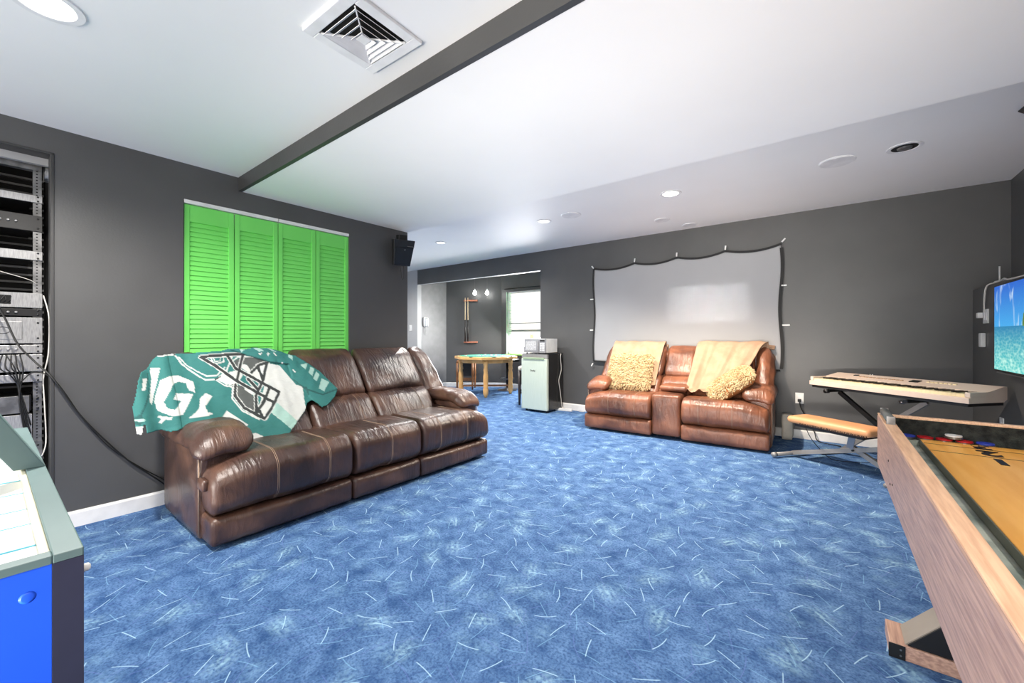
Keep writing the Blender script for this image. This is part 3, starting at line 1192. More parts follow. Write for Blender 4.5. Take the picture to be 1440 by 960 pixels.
OUT = [(205, 165), (235, 138), (345, 125), (500, 118), (660, 105), (700, 92), (800, 95), (850, 86), (960, 90), (1010, 103), (1080, 128), (1130, 138), (1200, 180), (1290, 240), (1410, 355), (1385, 410), (1330, 462), (1295, 474), (1240, 432), (1215, 450), (1205, 500), (1150, 570), (1110, 622), (1085, 668), (1000, 684), (850, 714), (835, 690), (800, 640), (700, 610), (560, 600), (420, 610), (320, 640), (265, 628), (157, 648), (150, 585), (142, 600), (137, 655), (65, 656), (80, 600), (62, 560), (72, 480), (88, 400), (98, 300), (118, 245), (165, 225), (185, 195)]
TEAL, TEALD, WHITE, MINT, GREY, DK = [tuple(v / 255 for v in c) + (1,) for c in ((44, 110, 106), (28, 80, 78), (196, 198, 194), (154, 188, 178), (78, 82, 80), (46, 50, 50))]
WPOLY = [
    (WHITE, [(770, 210), (800, 195), (850, 215), (880, 190), (960, 190), (1030, 205), (1090, 275), (1140, 330), (1180, 340), (1190, 400), (1208, 490), (1110, 620), (960, 500), (1000, 440), (1030, 380), (970, 330), (900, 300), (840, 260)]),
    (WHITE, [(610, 290), (690, 250), (770, 230), (790, 270), (740, 335), (680, 328)]),
    (GREY, [(725, 185), (780, 150), (850, 145), (900, 150), (950, 175), (930, 190), (880, 195), (850, 250), (820, 200), (790, 195), (765, 225), (735, 215)]),
    (GREY, [(735, 330), (800, 340), (870, 420), (870, 520), (800, 480), (745, 420)]),
    (MINT, [(960, 495), (1005, 440), (1155, 575), (1108, 622)]),
    (WHITE, [(800, 330), (830, 350), (870, 400), (840, 390), (800, 360)]),
    (WHITE, [(930, 340), (1020, 380), (935, 540), (880, 515)]),
    (WHITE, [(190, 222), (252, 220), (232, 330), (198, 462), (178, 440), (196, 300)]),
    (WHITE, [(130, 292), (166, 290), (150, 362), (128, 372)]), (WHITE, [(62, 660), (77, 606), (145, 600), (138, 660)]),
    (WHITE, [(550, 385), (597, 405), (540, 470), (560, 508), (602, 516), (560, 532), (438, 546), (500, 488), (512, 420)]),
    (WHITE, [(690, 500), (832, 592), (815, 604), (740, 572), (660, 542)]),
    (WHITE, [(250, 535), (332, 540), (326, 556), (292, 556), (268, 586), (248, 583), (270, 552), (245, 546)]),
    (WHITE, [(835, 652), (880, 645), (930, 668), (940, 690), (850, 714)]),
]
GO = [(255, 300), (310, 272), (370, 270), (470, 310), (482, 382), (438, 368), (424, 322), (370, 310), (325, 330), (278, 440), (300, 482), (340, 490), (388, 436), (330, 422), (346, 384), (466, 390), (400, 522), (330, 532), (240, 500), (217, 440)]
LINES_W = [([(345, 130), (400, 200), (470, 250), (550, 300), (620, 292), (680, 240), (720, 150)], 5), ([(375, 150), (430, 205), (500, 245), (560, 275), (620, 268), (670, 215)], 4),
           ([(610, 295), (670, 335), (740, 345)], 5), ([(570, 140), (660, 128), (665, 180), (600, 195), (570, 140)], 4), ([(590, 150), (640, 145), (640, 175), (605, 180), (590, 150)], 3),
           ([(720, 180), (760, 150), (860, 145)], 4), ([(722, 330), (722, 420), (790, 500), (900, 555)], 5), ([(240, 138), (345, 132)], 8)]
BARS = [[(515, 150), (600, 200), (740, 300), (935, 410), (880, 520)], [(690, 138), (740, 222), (850, 280), (965, 345), (925, 440), (870, 515)], [(795, 135), (775, 200), (752, 290)], [(948, 190), (925, 300), (872, 400), (878, 500)],
        [(740, 330), (738, 400), (800, 480), (872, 520)], [(825, 292), (880, 355)], [(890, 205), (920, 290)], [(968, 345), (1028, 378), (985, 460), (935, 550), (878, 525)], [(850, 250), (900, 200), (950, 185)], [(940, 420), (985, 440)], [(895, 490), (920, 540)], [(515, 150), (600, 140), (800, 130)]]
SLEEVE = [(700, 92), (800, 95), (850, 86), (960, 90), (1010, 103), (1080, 128), (1130, 138), (1200, 180), (1290, 240), (1410, 355), (1385, 410), (1330, 462), (1295, 474), (1240, 432), (1195, 360), (1110, 285), (1085, 195), (960, 180), (830, 140)]
SPOLY = [[(850, 90), (885, 88), (925, 110), (888, 113)], [(940, 92), (968, 95), (1005, 117), (980, 112)], [(762, 95), (800, 100), (780, 118)], [(1080, 132), (1110, 140), (1108, 170), (1082, 150)], [(1160, 200), (1210, 188), (1190, 228), (1172, 214)], [(1226, 212), (1252, 226), (1236, 272), (1210, 250)], [(1265, 243), (1286, 262), (1264, 308), (1240, 290)], [(1300, 286), (1352, 312), (1312, 372), (1276, 352)]]


def seg_text(p):
    # tiny pale marks printed on the sleeve
    for q in ([(888, 125), (898, 135)], [(905, 122), (895, 132)], [(940, 128), (955, 128)], [(947, 122), (947, 138)], [(985, 125), (998, 138)], [(1040, 185), (1050, 195)], [(1110, 232), (1125, 245)]):
        if dseg(p, q[0], q[1]) < 3.5:
            return True
    return False


def jcolor(p):
    sl = inside(p, SLEEVE)
    if sl:
        c = TEAL
        if dline(p, [(1100, 285), (1200, 358), (1300, 392), (1400, 360)]) < 5 or dline(p, [(1195, 345), (1225, 430)]) < 5:
            c = TEALD
        for q in SPOLY:
            if inside(p, q):
                return MINT
        if seg_text(p):
            return WHITE
        if dline(p, [(830, 140), (960, 180), (1085, 195)]) < 5:
            c = TEALD
        return c
    for B in BARS:
        if dline(p, B) < 9:
            return DK
    w_ = any(dline(p, B) < 14 for B in BARS)
    if w_:
        return WHITE
    c = TEAL
    for col, q in WPOLY:
        if inside(p, q):
            c = col
    if inside(p, GO):
        c = WHITE
    for Lw, wd in LINES_W:
        if dline(p, Lw) < wd:
            c = WHITE if c != WHITE else DK
    if p[0] < 175 and dline(p, [(170, 260), (178, 380), (150, 470), (110, 560)]) < 6:
        c = TEALD
    if inside(p, [(80, 545), (120, 520), (150, 560), (120, 595), (85, 585)]):
        c = TEALD if dseg(p, (90, 560), (140, 560)) > 8 else MINT
    return c


def jersey():
    m = bmesh.new()
    lay = m.loops.layers.color.new('print')
    Y0_, Y1_, ST_ = .50, 1.95, .0046
    S1 = .74
    ny, ns = int((Y1_ - Y0_) / ST_), int(S1 / ST_)
    vs_, cs_ = {}, {}
    kx = .75
    for i in range(ny + 1):
        Y = Y0_ + i * ST_
        for j in range(ns + 1):
            s = j * ST_
            z = 1.035 - s
            X = -3.30 + (.985 - z) * kx + .055
            if z > .985:
                X = -3.30 + .055 - (z - .985) * .4
            px, py = proj((X, Y, z))
            c = ((px - 170) * CW, (py - 470) * CW)
            if not inside(c, OUT):
                continue
            sl = inside(c, SLEEVE)
            f = .010 * noise.noise(Vector((Y * 7, z * 5, 1))) + .008 * math.sin(Y * 16 + z * 13) + .005 * noise.noise(Vector((Y * 20, z * 14, 5)))
            if Y < .69:
                f += .02 * math.sin((Y - .5) * 46)
            X += f + (.016 if sl else 0) + .012
            # bulges where it lies over the cushions
            v = m.verts.new((X, Y, z))
            vs_[(i, j)] = v
            cs_[v] = jcolor(c)
    for (i, j), v in vs_.items():
        q = [vs_.get(k) for k in ((i, j), (i + 1, j), (i + 1, j + 1), (i, j + 1))]
        if all(q):
            fc = m.faces.new(q)
            fc.smooth = True
            for lp in fc.loops:
                lp[lay] = cs_[lp.vert]
    for v in [v for v in m.verts if not v.link_faces]:
        m.verts.remove(v)
    bmesh.ops.recalc_face_normals(m, faces=m.faces)
    me = bpy.data.meshes.new('football_jersey')
    m.to_mesh(me)
    m.free()
    mt, nt, b = newmat('printed_jersey')
    a = nt.nodes.new('ShaderNodeVertexColor')
    a.layer_name = 'print'
    nt.links.new(a.outputs[0], b.inputs['Base Color'])
    b.inputs['Roughness'].default_value = .8
    nz = nt.nodes.new('ShaderNodeTexNoise')
    nz.inputs['Scale'].default_value = 25
    bp = nt.nodes.new('ShaderNodeBump')
    bp.inputs['Strength'].default_value = .4
    bp.inputs['Distance'].default_value = .01
    nt.links.new(nz.outputs['Fac'], bp.inputs['Height'])
    nt.links.new(bp.outputs[0], b.inputs['Normal'])
    me.materials.append(mt)
    o = bpy.data.objects.new('sports_shirt', me)
    COL.objects.link(o)
    md = o.modifiers.new('s', 'SOLIDIFY')
    md.thickness = .004
    tag(o, 'teal printed sports shirt with helmet artwork and white letters draped over the sofa end', 'shirt')


jersey()

# ------------------------------------------------------------------ keyboard piano on its stand
kb = thing('keyboard_piano', 'silver electric keyboard piano on a folding stand in the corner', 'keyboard', (-.145, 4.84, .64), R(-40.3))
KL, KW = 1.175, .36
m = MB()
m.prism([(0, 0), (0, .038), (.018, .040), (.02, .043), (.165, .043), (.165, .076), (.19, .078), (.33, .108), (KW, .108), (KW, .02), (.33, 0)], lambda u, v, t_: (t_, u, v), 0.0, KL)
m.build('body', M_PUTTY, kb, bevel=.003)
MB().box(.0, .03, .012, .165, .042, .076).build('end_block', M_PUTTY, kb, bevel=.003)
MB().box(KL - .03, KL, .012, .165, .042, .076).build('end_block', M_PUTTY, kb, bevel=.003)
MB().box(0.02, KL - .01, .01, KW - .02, -.022, 0).build('underside', M_DARK, kb)
NW = 45
kw = (KL - .066) / NW
for i in range(NW):
    x = .033 + i * kw
    MB().box(x + .0006, x + kw - .0006, .018, .165, .041, .062).build('white_key', M_KEYW, kb)
pat = [1, 1, 0, 1, 1, 1, 0]
for i in range(NW - 1):
    if pat[(i + 2) % 7]:
        x = .033 + (i + 1) * kw
        MB().box(x - kw * .28, x + kw * .28, .07, .165, .0625, .073).build('black_key', M_KEYB, kb)
sl = .108 - .078
pz = lambda y: .078 + (y - .19) * (sl / .14) + .0012


def pan(x0, x1, y0, y1, m_, name, h=.004):
    m = MB()
    v = [(x0, y0), (x1, y0), (x1, y1), (x0, y1)]
    a = [m.b.verts.new((x, y, pz(y) - .002)) for x, y in v]
    c = [m.b.verts.new((x, y, pz(y) + h)) for x, y in v]
    for i in range(4):
        m.b.faces.new((a[i], a[(i + 1) % 4], c[(i + 1) % 4], c[i]))
    m.b.faces.new(c)
    m.b.faces.new(a[::-1])
    m.build(name, m_, kb)


pan(.66, .72, .24, .29, M_DARK, 'display')
pan(.20, .235, .27, .295, M_BLACK, 'knob')
M_BTN = mat('tan_button', (170, 140, 112), .4)
for i in range(12):
    pan(.26 + i * .03, .28 + i * .03, .25, .262, M_BTN, 'button')
for i in range(7):
    pan(.76 + i * .028, .778 + i * .028, .27, .285, M_KEYW, 'button')
for i in range(2):
    m = MB()
    x = .30
    m.tube([(.30 + i * .02, KW - .03, .108), (.30 + i * .02, KW - .03, .117)], .003, 8)
    m.build('stand_socket', M_WHITE, kb)

ks = thing('keyboard_stand', 'folding x-shaped metal stand under the silver keyboard', 'keyboard stand', (-.145, 4.84, 0), R(-40.3))
zt_ = .585
for (xa, xb, y, m_, nm) in ((.17, .95, .15, M_BLACK, 'leg'), (.80, .12, .22, M_GALV, 'leg')):  # second leg grey instead of black: lamp light put into its colour
    MB().bar((xa, y, zt_), (xb, y, .02), .028, .035).build(nm, m_, ks)
    MB().bar((xa + (.0 if xa < .5 else .0), .0, zt_ + .015), (xa, .34, zt_ + .015), .03, .022).build('support_bar', M_BLACK, ks)
    MB().bar((xb, .0, .015), (xb, .36, .015), .03, .025).build('foot_bar', M_BLACK, ks)
MB().tube([(.17 - .0, -.015, zt_ + .012), (.17, .02, zt_ + .012)], .02, 10).build('rubber_cap', M_DARK, ks, smooth=True)
m = MB()
m.tube([(.54, .13, .33), (.54, .24, .33)], .02, 12)
m.build('pivot', M_CHROME, ks, smooth=True)
MB().tube([(.70, .10, .575), (.70, .14, .575)], .014, 12).build('pivot', M_CHROME, ks, smooth=True)

# ------------------------------------------------------------------ bench
bn = thing('keyboard_bench', 'low padded tan bench with crossed grey steel legs beside the loveseat', 'bench', (-.305, 4.445, 0), R(-34))
BLn, BW = .66, .25
m = MB()


def bfn(p):
    return p


m.cushion(0, BLn, 0, BW, .325, .385, r=.028, puff=(0, 0, .006), res=.018)
pad = m.build('seat_pad', mat('tan_vinyl', (214, 158, 112), .45, c2=(204, 146, 100), scale=5), bn, smooth=True)
m = MB()
random.seed(12)
for i in range(34):
    x = .13 + i * .0155
    m.bar((x, -.001, .322), (x + random.uniform(-.004, .01), -.004, .336 + random.uniform(0, .006)), .003, .005, up=(0, 1, 0))
m.build('gathers', mat('dark_gather', (70, 44, 30), .7), pad)
MB().box(.06, BLn - .06, .03, BW - .03, .30, .326).build('seat_board', M_DARK, bn)
MB().tube([(-.03, -.10, .03), (.0, .27, .03)], .018, 12).build('foot_bar', M_GALV, bn, smooth=True)
for yy in (-.104, .274):
    pass
MB().tube([(-.031, -.118, .03), (-.03, -.085, .03)], .0215, 12).build('rubber_cap', M_GALV, bn, smooth=True)
MB().tube([(.80, -.06, .03), (.80, .27, .03)], .018, 12).build('foot_bar', M_GALV, bn, smooth=True)
MB().bar((-.01, .10, .035), (.70, .10, .25), .03, .036).build('leg', M_GALV, bn, bevel=.002)
MB().bar((.80, .14, .035), (.46, .14, .20), .03, .036).build('leg', M_GALV, bn, bevel=.002)
MB().bar((.52, .04, .315), (.50, .04, .21), .05, .004, up=(0, 1, 0)).build('bracket_plate', M_CHROME, bn)
m = MB()
m.tube([(.50, .07, .19), (.50, .17, .19)], .008, 8)
m.build('bolt', M_BLACK, bn)
tag(MB().tube(smooth_path([(-.16, 4.38, .31), (-.12, 4.45, .2), (-.05, 4.48, .10), (.02, 4.52, .03), (.12, 4.6, .008), (.3, 4.7, .008)], 8), .003, 6).build('pedal_cable', M_CABLE, smooth=True), 'thin dark wire looping from the padded bench down to the carpet', 'cable')

# ------------------------------------------------------------------ shuffleboard table
SX, SY1, SY0, ST_Z, SB_Z = .170, 2.41, -.9, .758, .538
SXR = .735
sb = thing('shuffleboard_table', 'long wood-sided shuffleboard table with orange maple playfield at the right edge', 'game table', (SX, 0, 0))
TW = SXR - SX
m = MB()
m.box(0, .032, SY0, SY1, SB_Z, ST_Z)
m.build('side_panel', M_WALNUT, sb, bevel=.006)
m = MB()
m.box(TW - .032, TW, SY0, SY1, SB_Z, ST_Z)
m.build('side_panel', M_WALNUT, sb, bevel=.006)
MB().box(0, .036, SY0, SY1 - .001, ST_Z, ST_Z + .006).build('top_rail', M_OAKTOP, sb, bevel=.003)
MB().box(TW - .036, TW, SY0, SY1 - .001, ST_Z, ST_Z + .006).build('top_rail', M_OAKTOP, sb, bevel=.003)
MB().box(.036, TW - .036, SY1 - .03, SY1, SB_Z, ST_Z + .004).build('end_panel', M_OAKTOP, sb, bevel=.004)
MB().box(.036, TW - .036, SY1 - .036, SY1 - .031, .60, ST_Z - .006).build('end_carpet', M_BCARPET, sb)
MB().box(.032, .036, SY0, SY1 - .036, .60, ST_Z - .001).build('inner_lining', M_FELT, sb)
MB().box(.036, TW - .036, SY0, SY1 - .037, .585, .652).build('gutter_floor', M_FELT, sb)
PX0, PX1, PY1, PZ = .125, TW - .125, 2.335, .682
MB().box(PX0 + .004, PX1 - .004, SY0, PY1 - .004, .652, PZ - .02).build('playfield_base', mat('grey_green_paint', (104, 108, 94), .6), sb)
MB().box(.036, TW - .036, PY1 + .001, SY1 - .037, .652, .674).build('felt_step', M_FELT, sb)
pf = MB().box(PX0, PX1, SY0, PY1, PZ - .02, PZ).build('playfield', M_PLAY, sb, bevel=.002)
MB().box(PX0 - .003, PX0, SY0, PY1, PZ - .026, PZ - .002).build('edge_band', mat('dark_edge', (96, 98, 86), .5), pf)
for y in (2.252, 2.125):
    MB().box(PX0, PX1, y, y + .0045, PZ, PZ + .0007).build('score_line', M_NUM, pf)


def text(body, size, loc, rot, m_, parent, name, ext=.0008, bold=0, sx=1):
    cu = bpy.data.curves.new('t', 'FONT')
    cu.body = body
    cu.size = size
    cu.extrude = ext
    cu.offset = bold
    cu.align_x = 'CENTER'
    cu.align_y = 'CENTER'
    tmp = bpy.data.objects.new('t', cu)
    COL.objects.link(tmp)
    bpy.context.view_layer.update()
    me = bpy.data.meshes.new_from_object(tmp.evaluated_get(bpy.context.evaluated_depsgraph_get()))
    bpy.data.objects.remove(tmp)
    me.materials.clear()
    me.materials.append(m_)
    o = bpy.data.objects.new(name, me)
    COL.objects.link(o)
    o.parent = parent
    o.location = loc
    o.rotation_euler = rot
    o.scale = (sx, 1, 1)
    return o


for ch, y in (('3', 2.298), ('2', 2.19), ('1', 2.065)):
    text(ch, .11, ((PX0 + PX1) / 2, y, PZ + .001), (0, 0, PI), M_NUM, pf, 'zone_number', bold=.004)
for z, y in ((.655, 1.98), (.60, 1.87), (.585, 1.93)):
    MB().tube([(-.0015, y, z), (.002, y, z)], .004, 8).build('screw_hole', M_VOID, sb)


def pedestal(y):
    base = MB().box(.0 - .004, TW + .004, y, y + .145, 0, .05).build('foot', M_WALNUT, sb, bevel=.003)
    MB().box(-.006, .036, y - .003, y, .001, .048).build('end_plate', M_DARK, base)
    for z in (.014, .034):
        MB().lathe([(.003, 0), (.003, .002)], n=8, mtx=Matrix.Translation((.024, y - .003, z)) @ Matrix.Rotation(PI / 2, 4, 'X')).build('screw', M_CHROME, base)
    pr = [(.036, .05), (TW - .036, .05), (TW - .19, .23), (TW - .19, .54), (.19, .54), (.19, .23)]
    m = MB()
    m.prism(pr, lambda u, v, t_: (u, t_, v), y + .012, y + .13)
    m.build('leg', mat('taupe_laminate', (150, 142, 132), .5) if 'taupe_laminate' not in MATS else MATS['taupe_laminate'], sb)
    MB().prism([(.042, .052), (TW - .042, .052), (TW - .195, .232), (TW - .195, .535), (.195, .535), (.195, .232)], lambda u, v, t_: (u, t_, v), y + .006, y + .0119).build('leg_face', M_DARK, sb)


pedestal(1.91)
pedestal(-.4)

t = thing('roller_clamp', 'grey rubber roller on a metal bracket clamped to the table corner', 'roller', (SX + .018, 2.23, ST_Z + .006))
MB().tube([(0, -.11, .016), (0, .11, .016)], .015, 18).build('roller', mat('grey_rubber', (92, 96, 94), .6), t, smooth=True)
MB().box(-.013, .013, -.118, -.112, -.03, .03).build('bracket', M_RACK, t, bevel=.001)
MB().box(-.013, .013, .113, .119, .0, .03).build('bracket', M_GALV, t, bevel=.001)


def puck(loc, m_, label, z=.60, tilt=0):
    t = thing('table_puck', label, 'puck', loc, 0, 'pucks in the far gutter')
    t.rotation_euler = (tilt, 0, 0)
    MB().lathe([(.020, 0), (.0265, .002), (.0265, .009), (.020, .010)], n=24).build('puck_body', M_CHROME, t, smooth=False)
    MB().lathe([(.024, .010), (.024, .015), (.012, .017), (.004, .016)], n=24).build('puck_cap', m_, t, smooth=False)


puck((.26, 2.355, .675), M_BLUEP, 'blue capped puck nearest the roller clamp')
puck((.312, 2.353, .675), M_REDP, 'red capped puck, left one of the red pair left of the white puck')
pz_ = .6
puck((.366, 2.353, .675), M_REDP, 'red capped puck right beside the first red puck, at left of the white one')
puck((.392, 2.352, .693), M_WHITE, 'white capped puck resting tilted on top of the red pucks', tilt=.0)
puck((.421, 2.353, .675), M_REDP, 'red capped puck under the right edge of the white one')
puck((.476, 2.353, .675), M_BLUEP, 'blue capped puck farthest right in the gutter')

# ------------------------------------------------------------------ air hockey table
AX, AY, AZ = -.84, .087, .80
AXL, AYN = -2.09, -.62
ah = thing('air_hockey_table', 'blue and grey air hockey table with white surface at the left edge', 'game table', (AX, AY, 0))
LX, LY = AXL - AX, AYN - AY
MB().box(-.03, 0, -.03, 0, .30, AZ - .012).build('corner_post', M_NAVY, ah)
MB().box(-.03, 0.0, -.03, -.029, .3, .31).build('post_foot', M_NAVY, ah)
MB().box(-.028, -.003, LY + .03, -.0305, .36, AZ - .012).build('end_panel', M_BLUEPAN, ah)
MB().box(LX + .03, -.03, -.028, -.003, .45, AZ - .012).build('side_panel', M_NAVY, ah)
MB().box(LX + .03, -.03, LY + .003, LY + .028, .45, AZ - .012).build('side_panel', M_NAVY, ah)
MB().box(LX + .003, LX + .028, LY + .03, -.03, .36, AZ - .012).build('end_panel', M_BLUEPAN, ah)
RWd = .030
m = MB()
m.box(LX, 0, -RWd, 0, AZ - .012, AZ)
m.box(LX, 0, LY, LY + RWd, AZ - .012, AZ)
m.box(-.022, 0, LY + RWd, -RWd, AZ - .012, AZ)
m.box(LX, LX + .022, LY + RWd, -RWd, AZ - .012, AZ)
m.build('rail', M_AHRAIL, ah, bevel=.0015)
MB().box(LX + .03, -.03, -RWd - .007, -RWd, AZ - .03, AZ - .004).build('inner_rim', M_CREAMR, ah, bevel=.002)
MB().box(LX + .03, -.03, LY + RWd, LY + RWd + .01, AZ - .03, AZ - .004).build('inner_rim', M_CREAMR, ah, bevel=.002)
surf = MB().box(LX + .022, -.022, LY + RWd, -RWd, AZ - .06, AZ - .03).build('playing_surface', M_AHTOP, ah)
for x, w_ in ((-.15, .003), (-.27, .0015), (-.37, .0015), (-.50, .002), (-.62, .004)):
    MB().box(x - w_, x + w_, LY + RWd, -RWd - .001, AZ - .03, AZ - .0295).build('rink_line', M_TEALINE, surf)
MB().lathe([(.008, 0), (.005, .0008), (.001, .001)], n=20, mtx=Matrix.Translation((-.003, -.052, .752)) @ Matrix.Rotation(PI / 2, 4, 'Y')).build('dent', M_BLUEPAN, ah, smooth=True)
# overhead scorer arm rising from the rail
xg = -1.43 - AX
m = MB()
m.prism([(0, .0), (-.048, .0), (-.40, .64), (-.45, .73), (-.38, .73)], lambda u, v, t_: (t_, u, AZ + v), xg - .045, xg)
m.build('scorer_arm', M_AHRAIL, ah, bevel=.002)
MB().lathe([(.006, 0), (.0055, .006), (.003, .008)], n=12, mtx=Matrix.Translation((-.012, 0, .765)) @ Matrix.Rotation(-PI / 2, 4, 'X')).build('rail_screw', M_WHITE, ah, smooth=True)
for (x, y) in ((-.06, -.06), (LX + .06, -.06), (-.06, LY + .06), (LX + .06, LY + .06)):
    MB().box(x - .03, x + .03, y - .03, y + .03, 0, .62).build('leg', M_NAVY, ah, bevel=.004)

# ------------------------------------------------------------------ television
tv = thing('television', 'flat television showing a tropical island beach on the right wall', 'television', (.935, 4.41, 0), 0)
TH, TWd = .60, 1.07
tz0 = .856
MB().box(.0, .035, -TWd, 0, tz0, tz0 + TH).build('bezel', M_DARK, tv, bevel=.003)
MB().box(.035, .080, -TWd * .7, -TWd * .3, tz0 + .15, tz0 + .45).build('wall_mount', M_BLACK, tv)
MB().box(-.002, .03, -TWd + .02, -.06, tz0 - .012, tz0 - .002).build('bottom_trim', M_CHROME, tv)
tm, nt, b = newmat('beach_picture')
N, L = nt.nodes, nt.links
tc = N.new('ShaderNodeTexCoord')
sp = N.new('ShaderNodeSeparateXYZ')
L.new(tc.outputs['Object'], sp.inputs[0])


def NM(op, a, c=None, cl=False):
    n = N.new('ShaderNodeMath')
    n.operation = op
    n.use_clamp = cl
    for i, v in enumerate((a, c)):
        if v is None:
            continue
        if isinstance(v, (int, float)):
            n.inputs[i].default_value = v
        else:
            L.new(v, n.inputs[i])
    return n.outputs[0]


def MX(f, a, c):
    n = N.new('ShaderNodeMix')
    n.data_type = 'RGBA'
    L.new(f, n.inputs[0])
    for i, v in ((6, a), (7, c)):
        if isinstance(v, tuple):
            n.inputs[i].default_value = v
        else:
            L.new(v, n.inputs[i])
    return n.outputs[2]


HZ = tz0 + .31
skyf = NM('DIVIDE', NM('SUBTRACT', sp.outputs[2], HZ), .29, True)
sky = MX(skyf, lin((60, 170, 236)), lin((0, 92, 206)))
nz = N.new('ShaderNodeTexNoise')
nz.inputs['Scale'].default_value = 5
nz.inputs['Detail'].default_value = 6
nz.inputs['Distortion'].default_value = 1.0
mp = N.new('ShaderNodeMapping')
mp.inputs['Rotation'].default_value = (.7, 0, 0)
mp.inputs['Scale'].default_value = (1, 2.2, .8)
L.new(tc.outputs['Object'], mp.inputs[0])
L.new(mp.outputs[0], nz.inputs['Vector'])
cl = NM('MULTIPLY', NM('SUBTRACT', nz.outputs['Fac'], .55), 5, True)
sky = MX(cl, sky, lin((214, 238, 252)))
seaf = NM('DIVIDE', NM('SUBTRACT', HZ, sp.outputs[2]), .3, True)
sea = MX(seaf, lin((8, 128, 178)), lin((70, 206, 200)))
n2 = N.new('ShaderNodeTexVoronoi')
n2.inputs['Scale'].default_value = 34
m2 = N.new('ShaderNodeMapping')
m2.inputs['Scale'].default_value = (1, .8, 1.8)
L.new(tc.outputs['Object'], m2.inputs[0])
L.new(m2.outputs[0], n2.inputs['Vector'])
sea = MX(NM('MULTIPLY', NM('MULTIPLY', n2.outputs['Distance'], n2.outputs['Distance']), NM('MULTIPLY', seaf, 1.6), True), sea, lin((190, 245, 232)))
pic = MX(NM('GREATER_THAN', sp.outputs[2], HZ), sea, sky)
# green islet
dy = NM('DIVIDE', NM('ADD', sp.outputs[1], .64), .105)
dz = NM('DIVIDE', NM('SUBTRACT', sp.outputs[2], HZ), .125)
rr = NM('ADD', NM('MULTIPLY', dy, dy), NM('MULTIPLY', dz, dz))
n3 = N.new('ShaderNodeTexNoise')
n3.inputs['Scale'].default_value = 22
L.new(tc.outputs['Object'], n3.inputs['Vector'])
isl = NM('MULTIPLY', NM('LESS_THAN', NM('ADD', rr, NM('MULTIPLY', n3.outputs['Fac'], .6)), 1.25), NM('GREATER_THAN', sp.outputs[2], HZ - .004))
pic = MX(isl, pic, MX(n3.outputs['Fac'], lin((20, 70, 20)), lin((120, 170, 70))))
L.new(pic, b.inputs['Emission Color'])
b.inputs['Emission Strength'].default_value = .72
b.inputs['Base Color'].default_value = (0.01, .01, .01, 1)
b.inputs['Roughness'].default_value = .15
MB().box(-.0015, 0, -TWd + .008, -.008, tz0 + .012, tz0 + TH - .008).build('screen', tm, tv)

tag(MB().tube(smooth_path([(1.012, 5.02, 1.29), (1.0, 4.97, 1.38), (1.0, 4.9, 1.50), (1.03, 4.75, 1.513), (1.0, 4.5, 1.515), (.98, 4.3, 1.49), (1.0, 4.0, 1.49), (1.03, 3.7, 1.5)], 8), .006, 6).build('tv_cable', M_WCABLE, smooth=True), 'white cable running from the wall plate over the ledge behind the television', 'cable')


def plate(name, label, cat, P, nrm, w_, h_, group=None, feats='outlet', th=.007):
    """wall plate centred at P on a wall with outward normal nrm"""
    t = thing(name, label, cat, P, 0, group)
    a = math.atan2(nrm[1], nrm[0])
    t.rotation_euler = (0, 0, a)
    MB().box(0, th, -w_ / 2, w_ / 2, -h_ / 2, h_ / 2).build('cover_plate', M_WHITE, t, bevel=.0015)
    if feats == 'outlet':
        for z in (-.022, .022):
            MB().box(th, th + .002, -.016, .016, z - .013, z + .013).build('socket', M_OFFWHITE, t)
    elif feats == 'switch':
        MB().box(th, th + .008, -.006, .006, -.01, .012).build('toggle', M_WHITE, t)
    elif feats == 'double':
        for y in (-w_ / 4, w_ / 4):
            MB().box(th, th + .003, y - .016, y + .016, -.03, .03).build('socket', M_OFFWHITE, t)
    return t


o1 = plate('wall_outlet', 'white wall outlet between the loveseat and the keyboard with black plug', 'outlet', (-.247, BACK_Y, .432), (0, -1), .075, .115)
plug = thing('power_plug', 'black plug and cord in the outlet beside the loveseat', 'plug', (-.247, BACK_Y - .011, .41))
MB().box(-.015, .015, -.034, 0, -.015, .015).build('plug_body', M_CABLE, plug, bevel=.004)
adopt(MB().tube(smooth_path([(-.247, BACK_Y - .04, .40), (-.235, BACK_Y - .05, .34), (-.18, BACK_Y - .04, .22), (-.12, BACK_Y - .05, .1), (-.08, BACK_Y - .08, .008), (.1, 5.2, .008)], 8), .005, 6).build('power_cord', M_CABLE, smooth=True), plug)
plate('wall_plate', 'white double wall plate left of the television', 'wall plate', (LEDGE_X, 4.985, 1.262), (-1, 0), .13, .115, feats='double')
tag(MB().box(LEDGE_X - .035, LEDGE_X - .001, 5.055, 5.10, 1.25, 1.295).build('wall_adapter', M_WHITE, bevel=.004), 'small white adapter at the left of the double wall plate', 'adapter')
tag(MB().box(LEDGE_X - .03, LEDGE_X - .001, 4.99, 5.06, 1.01, 1.125).build('sensor_box', M_WHITE, bevel=.006), 'small white box on the ledge wall below the double plate', 'sensor')
plate('wall_outlet', 'low white wall outlet peeking over the far rail of the shuffleboard', 'outlet', (LEDGE_X, 4.60, .44), (-1, 0), .075, .115)
plate('light_switch', 'white light switch on the pale wall left of the alcove', 'switch', (-6.81, BACK_Y, 1.27), (0, -1), .085, .12, feats='switch')
t = thing('wifi_router', 'white domed router with antenna on the wall ledge', 'router', (1.12, 5.06, 1.508))
MB().lathe([(.07, 0), (.068, .02), (.045, .042), (.01, .05)], n=24).build('router_body', M_WHITE, t, smooth=True)
MB().tube([(.0, .085, .01), (.0, .087, .17)], .005, 8).build('antenna', M_WHITE, t, smooth=True)
t = thing('wall_phone', 'white corded telephone on the pale alcove side wall', 'telephone', (OX0, 5.585, 1.27))
